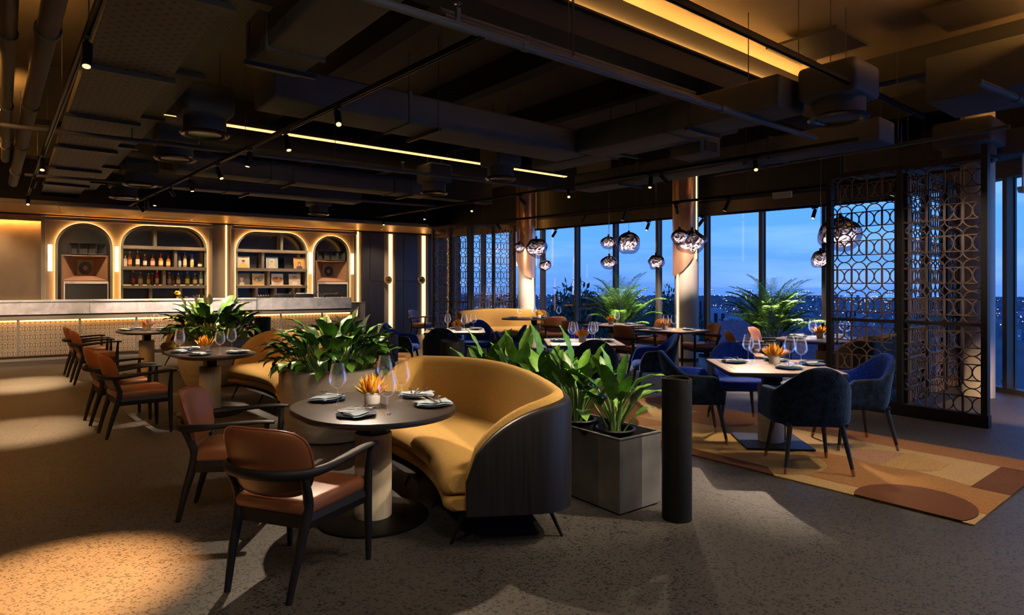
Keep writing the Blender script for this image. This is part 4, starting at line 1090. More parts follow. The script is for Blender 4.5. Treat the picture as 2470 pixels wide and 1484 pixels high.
# pipes
def pipe(a, b, z, r_, mat, label, fit=(), cat='pipe'):
    t = thing('pipe', label, cat, (*cp(*a), z), CEIL_A)
    dx, dy = b[0] - a[0], b[1] - a[1]; L = math.hypot(dx, dy); ux, uy = dx / L, dy / L
    MB().cyl((0, 0, 0), (dx, dy, 0), r_, n=14).build('run', mat, t)
    k = .9
    while k < L:
        MB().cyl((ux * (k - .03), uy * (k - .03), 0), (ux * (k + .03), uy * (k + .03), 0), r_ * 1.22, n=14).build('coupling', mat, t)
        MB().cyl((ux * (k + .5), uy * (k + .5), r_), (ux * (k + .5), uy * (k + .5), 4.45 - z), .005, n=6).build('hanger', 'steel_dark', t)
        k += 2.6
    for d in fit:
        MB().cyl((ux * d, uy * d, r_ * .6), (ux * d, uy * d, r_ + .09), .016, .022, 10).build('sprinkler_neck', mat, t)
        MB().lathe([(.006, .0), (.008, .03), (.028, .034), (.028, .04), (0, .04)], 12, (ux * d, uy * d, r_ + .09)).build('sprinkler_head', 'chrome', t)
    return t
pipe((-.5, 3.57), (7.6, 3.55), 3.34, .030, 'pipe_blue', 'blue-grey sprinkler pipe crossing under the deep beam', (2.90,))
pipe((-.2, 9.15), (8.3, 8.62), 3.38, .028, 'pipe_blue', 'blue-grey sprinkler pipe below the long light slot', (2.2, 5.1))
pipe((.2, 13.0), (7.6, 12.2), 3.38, .025, 'pipe_blue', 'thin blue-grey pipe in front of the bar canopy')
pipe((9.12, 2.0), (9.25, 6.0), 3.42, .026, 'pipe_blue', 'blue-grey pipe running over the pendant lamps')
pipe((6.9, 1.75), (12.0, 1.2), 3.42, .035, 'pipe_grey', 'grey pipe reaching to the right hand windows')
pipe((.02, 3.0), (-.05, 13.0), 3.60, .055, 'pipe_grey', 'grey ribbed drain pipe at the left edge')
pipe((.30, 2.6), (.06, 15.6), 3.56, .075, 'pipe_grey', 'thick grey drain pipe beside the perforated tray')
pipe((2.6, 4.05), (5.95, 4.05), 3.62, .028, 'pipe_grey', 'brown conduit along the deep beam')
pipe((2.6, 4.12), (5.95, 4.12), 3.70, .022, 'pipe_grey', 'thin conduit along the deep beam')
# light tracks with spot heads
def track(a, b, z, label, spots, rods=True):
    t = thing('light_track', label, 'light track', (*cp(*a), z), CEIL_A)
    dx, dy = b[0] - a[0], b[1] - a[1]; L = math.hypot(dx, dy); ang = math.atan2(dy, dx)
    ca, sa = math.cos(ang), math.sin(ang)
    def rot(mb): mb.v = [(x * ca - y * sa, x * sa + y * ca, zz) for x, y, zz in mb.v]; return mb
    rot(MB().box(0, L, -.022, -.008, 0, .045).box(0, L, .008, .022, 0, .045).box(0, L, -.022, .022, .03, .045)).build('rail', 'black_metal', t, smooth=False)
    rot(MB().box(0, L, -.007, .007, .018, .022)).build('conductor', 'bronze_metal', t, smooth=False)
    k = .5
    while rods and k < L:
        rot(MB().cyl((k, 0, .045), (k, 0, 4.45 - z), .0035, n=6)).build('suspension_rod', 'steel_dark', t); k += 2.2
    return t
HEADS = {}
def spot_head(x, y, z, aim, label, power=0, angle=40, col=(1, .72, .42), blend=.6, size=.03):
    """track head hanging under the rail at (x, y, z), pointing at the aim point"""
    d = (Vector(aim) - Vector((x, y, z - .06))).normalized()
    t = thing('track_spot', label, 'spotlight', (x, y, z))
    MB().boxr((0, 0, -.012), (.11, .035, .024), CEIL_A + PI / 2).build('adapter', 'black_metal', t, smooth=False)
    MB().cyl((0, 0, -.02), (0, 0, -.06), .009, n=8).build('stem', 'black_metal', t)
    c = Vector((0, 0, -.06)); L = .17; r_ = .034
    MB().tube([c - d * .02, c - d * .015, c + d * L, c + d * (L + .003), c + d * (L + .002)], [.005, r_, r_, r_ * .9, r_ * .8], 16).build('barrel', 'black_metal', t)
    MB().cyl(c + d * (L + .004), c + d * (L + .006), r_ * .75, n=16).build('lens', 'lamp_face', t)
    if power:
        ld = bpy.data.lights.new('spot_lamp', 'SPOT'); ld.energy = power * 4.0; ld.color = col; ld.spot_size = R(angle); ld.spot_blend = blend; ld.shadow_soft_size = size
        lo = bpy.data.objects.new('spot_lamp', ld); COL.objects.link(lo); lo.parent = t
        lo.location = c + d * (L + .03); lo.rotation_euler = d.to_track_quat('-Z', 'Y').to_euler()
    return t

# ------------------------------------------------------------------ leather armchair (faces +y)
def make_armchair():
    t = thing('leather_armchair', 'x', 'chair')
    mb = MB()
    mb.rbox((0, -.005, .435), (.53, .50, .085), .034, 4, taper=.13)
    mb.build('seat', 'leather', t, ang=60)
    for x0, x1, y0, y1 in ((-.245, .245, .205, .235), (-.205, .205, -.245, -.215)):
        MB().box(x0, x1, y0, y1, .335, .40).build('seat_rail', 'dark_wood', t, smooth=False)
    for sx_ in (-1, 1):
        MB().tube([(sx_ * .262, .215, .368), (sx_ * .215, -.235, .368)], .02, 4, flat=[(.014, .042), (.014, .042)]).build('seat_rail', 'dark_wood', t, smooth=False)
    for s_ in (-1, 1):
        MB().tube(catmull([(s_ * .272, .235, 0), (s_ * .272, .232, .20), (s_ * .272, .228, .42), (s_ * .280, .232, .58), (s_ * .287, .238, .645)], 3),
                  [.0145, .017, .019, .0215, .0225, .0235, .024, .023, .0205, .018, .0165, .016, .018], 10).build('leg', 'dark_wood', t)
        MB().tube(catmull([(s_ * .190, -.335, 0), (s_ * .203, -.285, .20), (s_ * .213, -.235, .38), (s_ * .222, -.228, .48), (s_ * .236, -.282, .615)], 3),
                  [.016, .018, .020, .0225, .0245, .026, .027, .0275, .027, .0255, .024, .022, .021], 10).build('leg', 'dark_wood', t)
    half = [(.290, .285, .652), (.290, .20, .657), (.291, .08, .652), (.292, -.05, .642), (.288, -.17, .632), (.240, -.285, .624), (.125, -.350, .622)]
    path = half + [(0, -.368, .622)] + [(-x, y, z) for x, y, z in half[::-1]]
    sec = [(.024, .011), (.033, .013), (.034, .015), (.029, .018), (.024, .023), (.019, .027), (.018, .028)]
    sec = sec + [(.018, .028)] + sec[::-1]
    P = catmull(path, 4); F = []
    for i in range(len(sec) - 1):
        for j in range(4): F.append(tuple(sec[i][k] + (sec[i + 1][k] - sec[i][k]) * j / 4 for k in (0, 1)))
    F.append(sec[-1])
    MB().tube(P, .02, 12, flat=F).build('arm_rail', 'dark_wood', t)
    # backrest: padded, curved, leaning shell
    W, H, zc = .268, .178, .668
    def bp(r, th, side):
        c, s_ = math.cos(th), math.sin(th); e = .52
        x = W * r * (abs(c) ** e) * (1 if c >= 0 else -1); z = H * r * (abs(s_) ** e) * (1 if s_ >= 0 else -1)
        x *= 1 - .10 * (-z / H if z < 0 else 0)
        thick = (.034 if side > 0 else .022) * math.sqrt(max(0, 1 - r ** 5))
        y = -.268 - (z + H) * .27 + .95 * x * x + side * thick
        return (x, y, zc + z)
    n = 40; rr = [0, .3, .55, .75, .87, .94, .98, 1.0]
    mb = MB()
    mb.grid(lambda i, j: bp(rr[i], 2 * PI * j / n, 1), len(rr), n, cv=True)
    mb.grid(lambda i, j: bp(rr[len(rr) - 1 - i], 2 * PI * j / n, -1), len(rr), n, cv=True)
    b = mb.build('backrest', 'leather', t, ang=80)
    MB().tube([bp(1.004, 2 * PI * j / 48, 0) for j in range(49)], .0055, 6, caps=False).build('piping', 'leather_piping', b)
    return t
ARM = make_armchair(); arm_used = []
def armchair(x, y, fx, fy, label, group='leather armchairs'):
    return place(ARM, arm_used, (x, y, 0), math.atan2(fy, fx) - PI / 2, label, group)

# ------------------------------------------------------------------ blue tub chair (faces +y)
def make_tub():
    t = thing('velvet_chair', 'x', 'chair')
    n = 57
    def plan(u, off, z):
        """u -1..1 round the shell, off inward offset"""
        a = abs(u); sg = 1 if u >= 0 else -1
        hw = .325 - off; yb = -.285 + off
        if a > .62:                                  # arms, straight and slightly flaring
            k = (a - .62) / .38; x = hw + .012 * k; y = -.035 + .255 * k
        else:
            th = a / .62 * PI / 2; x = hw * math.sin(th) ** .86; y = -.035 + (yb + .035) * math.cos(th) ** .86
        lean = max(0, (z - .42)) * .20 * max(0, math.cos(min(a / .62, 1) * PI / 2))
        return (sg * x, y - lean)
    def top(u):
        a = abs(u)
        if a < .62:
            k = a / .62
            return .672 + .205 * (.5 + .5 * math.cos(PI * min(1, k / .84))) ** .8
        k = (a - .62) / .38
        return .672 - .012 * k - .17 * max(0, (k - .55) / .45) ** 2.4
    def bot(u):
        a = abs(u); return .385 + .02 * max(0, a - .7)
    def outer(i, j):
        u = -1 + 2 * i / (n - 1); m = 9
        z0, z1 = bot(u), top(u)
        if j < m:
            k = j / (m - 1); z = z0 + (z1 - .022 - z0) * k; off = .018 * (1 - min(1, k * 6)) ** 2
        else:
            k = (j - m + 1) / 3; z = z1 - .022 + .022 * math.sin(k * PI / 2); off = .026 * (1 - math.cos(k * PI / 2))
        x, y = plan(u, off, z); return (x, y, z)
    def inner(i, j):
        u = -1 + 2 * i / (n - 1)
        z0, z1 = .40, top(u)
        if j < 4:
            k = j / 3; z = z1 - .020 + .022 * math.cos(k * PI / 2); off = .026 + .036 * math.sin(k * PI / 2)
        else:
            k = (j - 3) / 6; z = z1 - .020 - (z1 - .020 - z0) * k; off = .062 + .012 * math.sin(k * PI)
        x, y = plan(u, off, z); return (x, y, z)
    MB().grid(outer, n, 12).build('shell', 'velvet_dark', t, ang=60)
    mb = MB().grid(inner, n, 10)
    # close the two front ends of the arms
    for i in (0, n - 1):
        o = [outer(i, j) for j in range(12)]; q = [inner(i, j) for j in range(10)]
        mb.add(o + q, [tuple(range(22))])
    mb.build('inner_padding', 'velvet_blue', t, ang=60)
    # seat
    mb = MB()
    def seat(i, j):
        th = 2 * PI * i / 32; c, s_ = math.cos(th), math.sin(th); e = .62
        prof = [(0, .40), (.9, .39), (1, .405), (1.02, .445), (1.0, .478), (.93, .495), (.6, .502), (0, .505)]
        r_, z = prof[j]
        return (.268 * r_ * abs(c) ** e * (1 if c > 0 else -1), -.005 + .255 * r_ * abs(s_) ** e * (1 if s_ > 0 else -1), z)
    mb.grid(seat, 32, 8, cu=True); mb.build('seat', 'velvet_blue', t, ang=70)
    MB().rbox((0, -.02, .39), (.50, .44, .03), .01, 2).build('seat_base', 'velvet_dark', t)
    for sx_ in (-1, 1):
        for sy_ in (-1, 1):
            a = Vector((sx_ * .205, -.02 + sy_ * .20, .385)); b = Vector((sx_ * .265, -.02 + sy_ * .275, 0))
            l = MB().tube([a, a.lerp(b, .87)], [.023, .0145], 12).build('leg', 'table_edge', t)
            MB().tube([a.lerp(b, .868), b], [.0148, .0125], 12).build('leg_tip', 'copper_tip', l)
    return t
TUB = make_tub(); tub_used = []
def tubchair(x, y, fx, fy, label, group='blue velvet chairs'):
    return place(TUB, tub_used, (x, y, .0177), math.atan2(fy, fx) - PI / 2, label, group)

# ------------------------------------------------------------------ curved two-seat bench (faces -x)
def make_bench():
    t = thing('curved_bench', 'x', 'bench')
    RI, RO, PH = 2.60, 3.38, R(46); cx_ = -2.95
    def pol(r, ph): return (cx_ + r * math.cos(ph - PH / 2), r * math.sin(ph - PH / 2))
    # wall path in plan: near wing tip -> corner -> back -> corner -> far wing tip, offset inward by off
    def path(off):
        P = []; rc = .24; ro = RO - off; e0 = off / 2.9; r_ = max(.03, rc - off)
        ph_c = e0 + r_ / ro
        for k in range(8): P.append((RI + .105 + (ro - r_ - RI - .105) * k / 8, e0))
        for k in range(7):
            a = k / 6 * PI / 2; P.append((ro - r_ + r_ * math.sin(a), e0 + (r_ - r_ * math.cos(a)) / ro))
        for k in range(1, 22): P.append((ro, ph_c + (PH - 2 * ph_c) * k / 22))
        Q = [(r__, PH - p_) for r__, p_ in P[:15][::-1]]
        return [pol(*q) for q in P + Q]
    o0, o1, o2 = path(0), path(.045), path(.135)
    m = len(o0)
    def htop(i):
        k = min(i, m - 1 - i)
        if k <= 14:
            s_ = k / 14; return .40 + .465 * (max(0, 1 - (1 - s_) ** 2.2)) ** .58
        return .865 + .045 * math.sin((k - 14) / (m / 2 - 14) * PI / 2)
    def shell(i, j):
        zt = htop(i)
        tab = [(o1, .20), (o0, .205), (o0, max(.21, zt - .03)), (o0, max(.21, zt - .012)), (o1, zt)]
        P, z = tab[j]
        if j == 3: p = tuple(o0[i][k] * .8 + o1[i][k] * .2 for k in (0, 1)); return (*p, zt - .006)
        return (*P[i], z)
    mb = MB().grid(shell, m, 5)
    mb.add([(*p, .205) for p in o0] , [tuple(range(m))])
    mb.build('outer_shell', 'shell_wood', t, ang=50)
    def pad(i, j):
        zt = htop(i) + .012
        tab = [(0, -.02), (.12, .018), (.42, .028), (.75, .012), (1, -.03)]
        if j < 5:
            k, dz = tab[j]; return (*[o1[i][q] * (1 - k) + o2[i][q] * k for q in (0, 1)], zt + dz)
        k = (j - 4) / 4
        return (*[o2[i][q] for q in (0, 1)], (zt - .03) * (1 - k) + .22 * k)
    mb = MB().grid(pad, m, 9)
    for i in (0, m - 1): mb.add([pad(i, j) for j in range(9)] + [(*o1[i], .22)], [tuple(range(10))])
    mb.build('back_padding', 'gold_fabric', t, ang=60)
    # base and seat cushions: a bulging section swept along the arc
    def sweep(prof, n=30):
        mb = MB(); k = len(prof); rc = sum(p[0] for p in prof) / k; zc = sum(p[1] for p in prof) / k
        ends = [(.0, .70), (.004, .88), (.013, .97), (.03, 1)]
        st = [(.028 + e, s_) for e, s_ in ends] + [(.06 + (PH - .12) * i / n, 1) for i in range(1, n)] + [(PH - .028 - e, s_) for e, s_ in ends[::-1]]
        mb.grid(lambda i, j: (*pol(rc + (prof[j][0] - rc) * st[i][1], st[i][0]), zc + (prof[j][1] - zc) * st[i][1]), len(st), k, cv=True)
        for i in (0, len(st) - 1): mb.add([(*pol(rc + (p[0] - rc) * st[i][1], st[i][0]), zc + (p[1] - zc) * st[i][1]) for p in prof], [tuple(range(k))])
        return mb
    sweep([(2.60, .215), (2.575, .235), (2.568, .265), (2.580, .293), (2.60, .302), (3.27, .302), (3.27, .205), (2.62, .205)]).build('base_cushion', 'gold_fabric', t, ang=60)
    sweep([(2.59, .304), (2.560, .325), (2.545, .36), (2.548, .395), (2.57, .43), (2.61, .452), (2.72, .462), (3.27, .468), (3.27, .304)]).build('seat_cushion', 'gold_fabric', t, ang=60)
    MB().prism([pol(2.75, R(3)), pol(3.2, R(3)), pol(3.26, PH / 2), pol(3.2, PH - R(3)), pol(2.75, PH - R(3)), pol(2.75, PH / 2)], .175, .204).build('under_frame', 'black_metal', t, smooth=False)
    for ph, s_ in ((R(3.5), -1), (PH - R(3.5), 1), (PH * .37, 0), (PH * .63, 0)):
        for r_, dr in ((2.72, -.10), (3.22, .09)):
            a = pol(r_, ph); b = pol(r_ + dr, ph + s_ * .01)
            MB().tube([(*a, .20), (*b, 0)], [.014, .010], 10).build('leg', 'black_metal', t)
    return t
BEN = make_bench(); ben_used = []
def bench(x, y, rz, label): return place(BEN, ben_used, (x, y, 0), R(rz), label, 'curved gold benches')

# ------------------------------------------------------------------ tables
def outline(kind, L, w, n=48):
    if kind == 'stadium':
        r_ = w / 2; c = (L - w) / 2; P = []
        for k in range(n // 2 + 1): a = -PI / 2 + PI * k / (n // 2); P.append((c + r_ * math.cos(a), r_ * math.sin(a)))
        for k in range(n // 2 + 1): a = PI / 2 + PI * k / (n // 2); P.append((-c + r_ * math.cos(a), r_ * math.sin(a)))
        return P
    if kind == 'square':
        r_ = .05; P = []
        for cx_, cy_, a0 in ((1, -1, -90), (1, 1, 0), (-1, 1, 90), (-1, -1, 180)):
            for k in range(6): a = R(a0 + 90 * k / 5); P.append((cx_ * (L / 2 - r_) + r_ * math.cos(a), cy_ * (w / 2 - r_) + r_ * math.sin(a)))
        return P
    return [(L / 2 * math.cos(2 * PI * k / n), L / 2 * math.sin(2 * PI * k / n)) for k in range(n)]
def table(x, y, rz, kind, L, w, label, base, z0=0):
    t = thing('dining_table', label, 'table', (x, y, z0), R(rz), 'dining tables')
    P = outline(kind, L, w); top = 'table_light' if kind == 'square' else 'table_dark'
    mb = MB(); mb.prism(P, .712, .75, .009)
    mb.m = [0] * len(mb.f); mb.m[-1] = 1
    mb.build('table_top', ['bronze_metal' if kind == 'square' else 'table_edge', top], t)
    if kind == 'square':
        for s_ in (-1, 1): MB().box(s_ * L * .40 - .004, s_ * L * .40 + .004, -w * .48, w * .48, .7495, .7512).build('inlay', 'bronze_metal', t, smooth=False)
        for s_ in (-1, 1): MB().box(s_ * L * .24 - .015, s_ * L * .24 + .015, -w * .35, w * .35, .685, .712).build('bearer', 'black_metal', t, smooth=False)
    MB().lathe([(0, .57), (.118, .57), (.122, .56), (.122, .018)], 32).build('pedestal', 'cream_stone', t)
    MB().box(-.075, .075, -.055, .055, .57, .712).build('neck', 'black_metal', t, smooth=False)
    MB().box(.112, .130, -.04, .04, .03, .56).build('pedestal_slot', 'wall_trim', t, smooth=False)
    if base == 'round': MB().lathe([(0, .018), (.355, .018), (.365, .012), (.365, 0)], 48).build('base_plate', 'black_metal', t)
    else: MB().rbox((0, 0, .008), (.62, .62, .016), .003, 1).build('base_plate', 'black_metal', t)
    return t

# ------------------------------------------------------------------ table ware
def glass_proto():
    t = thing('wine_glass', 'x', 'glass')
    s_ = 1.0
    gl_ = lambda prof: [(r_ * 1.28, z * 1.18) for r_, z in prof]
    MB().lathe(gl_([(.004, .094), (.018, .098), (.034, .112), (.0445, .135), (.0455, .155), (.041, .185), (.034, .215), (.0315, .232), (.0309, .2325)]), 32).build('bowl', 'wine_glass', t)
    MB().lathe(gl_([(.008, .005), (.0036, .02), (.0028, .05), (.0030, .085), (.008, .097)]), 10).build('stem', 'wine_glass', t)
    MB().lathe(gl_([(.0, .006), (.012, .005), (.036, .0025), (.037, .001), (.0, .0)]), 28).build('foot', 'wine_glass', t)
    return t
GLS = glass_proto(); gls_used = []
def plate_proto():
    t = thing('plate', 'x', 'plate')
    MB().lathe([(0, .004), (.045, .004), (.055, .005), (.088, .013), (.0905, .0145), (.089, .0165), (.056, .009), (0, .008)], 32).build('dish', 'plate_blue', t)
    MB().lathe([(.040, 0), (.042, .005), (.046, .005), (.045, 0)], 24).build('foot_ring', 'plate_blue', t)
    return t
PLT = plate_proto()
for c_ in PLT.children: c_.scale = (1.36, 1.36, 1.0); plt_used = []
def napkin_mesh():
    r_ = random.Random(5); mb = MB()
    def f(i, j, z0):
        x = -.088 + .176 * i / 12; y = -.052 + .104 * j / 8
        z = .014 + z0 + .006 * math.sin(i * .9 + j * .5) * (.3 + abs(x) * 6) + .012 * max(0, abs(x) - .06) * 10 * .3
        return (x + .008 * math.sin(j * .8), y + .006 * math.sin(i * .7), z)
    mb.grid(lambda i, j: f(i, j, .006), 13, 9); mb.grid(lambda i, j: f(12 - i, j, .0), 13, 9)
    mb.grid(lambda i, j: tuple(c * (.93 if k < 2 else 1) + (.006 if k == 2 else 0) for k, c in enumerate(f(i, j, .006))), 13, 9)
    mb.grid(lambda i, j: f(i, 0, .006 * j), 13, 2); mb.grid(lambda i, j: f(12 - i, 8, .006 * j), 13, 2)
    mb.grid(lambda i, j: f(12, i, .006 * j), 9, 2); mb.grid(lambda i, j: f(0, 8 - i, .006 * j), 9, 2)
    return mb.mesh('napkin', 'napkin_blue', ang=70)
NAP = napkin_mesh()
def cutlery(kind):
    mb = MB()
    if kind == 'knife':
        mb.rbox((0, -.045, 0), (.011, .085, .006), .002, 1); mb.prism([(-.0055, 0), (.0055, 0), (.0075, .05), (.004, .09), (-.0055, .095)], -.001, .0015)
    else:
        mb.tube([(0, -.09, .002), (0, -.03, .003), (0, .03, .004)], [.005, .0038, .003], 8, flat=[(.0055, .002), (.0035, .002), (.003, .002)])
        if kind == 'spoon':
            mb.grid(lambda i, j: (.016 * math.sin(i / 7 * PI) * (j - 3) / 3, .03 + .05 * i / 7, .003 + .006 * ((j - 3) / 3) ** 2), 8, 7)
        else:
            mb.prism([(-.004, .03), (.004, .03), (.010, .05), (-.010, .05)], .002, .004)
            for k in range(4): mb.box(-.010 + k * .0058, -.0075 + k * .0058, .05, .088, .002, .004)
    return mb.mesh(kind, 'silver')
CUT = {k: cutlery(k) for k in ('fork', 'knife', 'spoon')}
def bowl_proto():
    t = thing('flower_bowl', 'x', 'centrepiece')
    MB().lathe([(0, 0), (.038, 0), (.041, .004), (.044, .055), (.0465, .056), (.0465, .070), (.0435, .071), (.040, .066), (.037, .012), (0, .01)], 28).build('ramekin', 'porcelain', t)
    r_ = random.Random(11); ms = {}
    mb = MB()
    n = 7
    def pet(i, j):
        k = i / (n - 1); w = .0115 * math.sin(max(.03, k) ** .7 * PI) ** .8 * (1.0 if k < .97 else .2) + .0004
        th = 2 * PI * j / 5
        return (w * math.cos(th), .5 * w * math.sin(th) + .012 * k * k, .098 * k)
    mb.grid(pet, n, 5, cv=True)
    for mname in ('petal_orange', 'petal_yellow', 'petal_red'): ms[mname] = mb.mesh('petal', mname, ang=80)
    for k in range(46):
        ring = k / 46; tilt = R(4 + 60 * ring ** .9); az = k * 2.4
        o = link('petal', ms[r_.choices(list(ms), (5, 8, 1))[0]], t, (.032 * ring * math.cos(az), .032 * ring * math.sin(az), .050))
        o.rotation_euler = (tilt * .9 + r_.uniform(-.1, .1), 0, az - PI / 2 + PI); s_ = r_.uniform(.8, 1.25) * (1 - .12 * ring)
        o.scale = (1.2, 1.2, s_)
    return t
BWL = bowl_proto()
for c_ in BWL.children: c_.location = c_.location * 1.24; c_.scale = c_.scale * 1.24; bwl_used = []
def setting(tx, ty, rz, where, spots, glasses, bowl=(0, 0), z0=0):
    """spots: (x, y, facing deg) of place settings, glasses: (x, y), all in table coordinates"""
    ca, sa = math.cos(R(rz)), math.sin(R(rz)); Z = .7505 + z0
    def w(x, y): return (tx + x * ca - y * sa, ty + x * sa + y * ca, Z)
    # keep plates, glasses and bowl clear of one another
    spots = [list(q) for q in spots]; glasses = [list(q) for q in glasses]
    def push(a, b, d):
        dx, dy = a[0] - b[0], a[1] - b[1]; L = math.hypot(dx, dy) or 1e-3
        if L < d: a[0] += dx / L * (d - L); a[1] += dy / L * (d - L)
    for _ in range(40):
        for q in spots: push(q, bowl, .195)
        for i, q in enumerate(glasses):
            push(q, bowl, .145)
            for r_ in spots: push(q, r_, .188)
            for j, r_ in enumerate(glasses):
                if i != j: push(q, r_, .122)
    b = place(BWL, bwl_used, w(*bowl), R(tx * 97), 'white ramekin of orange petals on the ' + where, 'centrepieces')
    for x, y in glasses: place(GLS, gls_used, w(x, y), R(x * 300), 'clear stemmed wine glass on the ' + where, 'wine glasses on the ' + where)
    for x, y, a in spots:
        X, Y, _ = w(x, y); az = R(rz + a)
        p = place(PLT, plt_used, (X, Y, Z), az, 'small blue side plate on the ' + where, 'plates on the ' + where)
        o = link('napkin', NAP, None, (X, Y, Z + .004), az); o.scale = (1.36, 1.36, 1.0); tag(o, 'folded pale blue napkin on a plate on the ' + where, 'napkin', 'napkins on the ' + where)
        for k, (dx, nm) in enumerate(((-.04, 'fork'), (0, 'knife'), (.045, 'spoon'))):
            o = link(nm, CUT[nm], None, (X + dx * math.cos(az), Y + dx * math.sin(az), Z + .0415), az + R(12 - 10 * k)); o.scale = (1.3, 1.3, 1.1)
            tag(o, 'silver %s resting on a napkin on the %s' % (nm, where), nm, nm + 's on the ' + where)

# ------------------------------------------------------------------ furniture in place
# row of curved benches on the left
T1 = (-.93, 4.17); T2 = (-3.68, 7.58); T3 = (-6.58, 11.2)
AX = (-.62, .78)
DARK = [('rounded dark marble table between two leather chairs and the gold bench by the planter box', 'front dark table'), ('stadium dark marble table before the second gold bench', 'second dark table'), ('stadium dark marble table nearest the marble bar', 'dark table nearest the bar')]
sp = [(-.36, -.24, 0), (.36, -.24, 0), (-.36, .24, 180), (.36, .24, 180)]
for (tx, ty), a, (lab, wh), L, W in ((T1, 128, DARK[0], 1.20, 1.0), (T2, 133, DARK[1], 1.42, .84), (T3, 133, DARK[2], 1.42, .84)):
    table(tx, ty, a, 'stadium', L, W, lab, 'round')
# front table is set by hand from the photograph
setting(*T1, 0, 'front dark table', [(-.36, .17, 70), (-.03, -.34, -55), (.40, -.02, 20), (.24, .32, 0)], [(-.25, .03), (.09, -.32), (.17, .16), (-.03, .52)], (-.02, .06))
setting(*T2, 133, 'second dark table', [(.45, .12, 90), (.10, .30, 200), (-.42, -.18, 90), (-.35, .22, 200)], [(.28, .26), (-.02, .34), (-.1, -.22), (-.42, .02)], (.02, .05))
setting(*T3, 133, 'dark table nearest the bar', [(.48, .10, 90), (.12, .30, 200), (-.42, -.18, 90), (.1, -.3, 20)], [(.22, -.24), (-.08, -.28), (-.38, .05)], (-.02, .0))
armchair(-1.15, 3.40, .34, .94, 'brown leather armchair turned its back, drawn up to the front dark table')
armchair(-1.90, 4.33, .98, .19, 'brown leather armchair at the rounded end of the front dark table')
armchair(-3.98, 6.64, .72, .69, 'brown leather armchair at the second dark table, farther from the bar')
armchair(-4.55, 7.25, .74, .67, 'brown leather armchair at the second dark table, closer to the bar')
armchair(-6.72, 10.08, .74, .67, 'brown leather armchair at the table nearest the bar, outer of the pair')
armchair(-7.43, 10.92, .74, .67, 'brown leather armchair at the table nearest the bar, next to the fretwork')
bench(-.395, 4.755, 30, 'curved gold bench with black wooden shell beside the square planter')
bench(-2.88, 8.17, 41.3, 'curved gold bench beside the big clay planter')
bench(-5.80, 11.75, 41.3, 'curved gold bench nearest the marble bar')

# square tables with blue chairs on the rugs
T6 = (2.54, 6.10); T5 = (.99, 8.72); T4 = (-1.0, 10.95)
for (tx, ty), a, lab in ((T6, -6, 'square oak table with bronze edge between blue chairs by the right screen'), (T5, 0, 'square oak table with blue chairs behind the leafy planter box'), (T4, 4, 'square oak table with blue chairs near the dark doors')):
    table(tx, ty, a, 'square', 1.04, 1.08, lab, 'square', .0177)
setting(*T6, -6, 'oak table by the right screen', [(-.30, .20, 10), (.16, .38, 120), (.10, -.22, -20), (.42, .10, 95)], [(-.14, .05), (-.12, .36), (.24, .20), (.28, -.02)], (.10, .22), .0177)
setting(*T5, 0, 'oak table behind the planter box', [(-.33, .0, 0), (.33, .0, 90)], [(-.20, -.05), (-.10, .12), (.12, -.05), (.20, .10)], (.0, .02), .0177)
setting(*T4, 4, 'oak table near the dark doors', [(-.36, .05, 0), (.36, .1, 90), (0, .36, 10)], [(-.12, .25), (.12, .28), (.16, -.1), (.34, .2)], (.05, .0), .0177)
tubchair(2.52, 5.33, .10, 1, 'blue velvet chair with its dark back turned, at the oak table by the right screen')
tubchair(1.86, 6.30, 1, -.12, 'blue velvet chair behind the tall black cylinder')
tubchair(3.30, 6.05, -1, .02, 'blue velvet chair between the oak table and the right screen')
tubchair(2.55, 7.00, -.05, -1, 'blue velvet chair facing out across the oak table by the right screen')
tubchair(1.02, 7.95, .02, 1, 'blue velvet chair right behind the leafy planter box')
tubchair(1.92, 8.55, -1, .02, 'blue velvet chair at the planter box table, on the side of the white column')
tubchair(.12, 9.02, 1, .0, 'blue velvet chair at the planter box table, on the side of the far bench')
tubchair(1.10, 9.62, 0, -1, 'blue velvet chair at the planter box table, on the window side')
tubchair(-1.12, 10.12, .02, 1, 'blue velvet chair right behind the broken-topped black cylinder')
tubchair(-1.92, 11.05, 1, -.05, 'blue velvet chair in front of the dark doors')
tubchair(-.66, 11.75, 0, -1, 'blue velvet chair in front of the left fretwork screen')
tubchair(-.12, 10.55, -1, .1, 'blue velvet chair beside the table near the dark doors, leaf side')

# tables along the windows
T7 = (2.12, 12.9); T8 = (2.92, 11.35); T9 = (4.75, 9.45); T10 = (.55, 15.5)
table(*T7, 40, 'square', .95, .95, 'small square oak table by the first palm', 'square')
table(*T8, 42, 'square', 1.0, 1.0, 'square oak table beside the white column', 'square')
table(*T9, 20, 'stadium', 1.5, 1.05, 'round ended dark table by the second palm', 'round')
table(*T10, 0, 'stadium', 1.62, .85, 'long dark table before the far gold bench', 'round')
setting(*T7, 40, 'small oak table by the first palm', [(-.28, .25, 0), (.22, -.25, 90)], [(-.05, -.12)], (-.06, .04))
setting(*T8, 42, 'oak table beside the white column', [(-.30, .15, 0), (.10, -.30, 90)], [(-.12, .1), (-.02, -.05)], (-.05, .12))
setting(*T9, 20, 'round table by the second palm', [(-.42, .15, 0), (-.12, .38, 90), (.10, -.05, 0), (.5, .2, 0)], [(-.28, -.05), (.12, .35), (.18, -.10), (.42, .05)], (.02, .10))
setting(*T10, 0, 'long table before the far bench', [(-.52, 0, 0), (.02, -.25, 90), (.2, .2, 90)], [(-.36, .1), (.08, .2), (.62, .05)], (.12, 0))
armchair(3.55, 11.75, -.98, -.15, 'brown leather armchair in front of the white column')
armchair(2.22, 11.25, .85, .5, 'brown leather armchair turned its back, at the table beside the column')
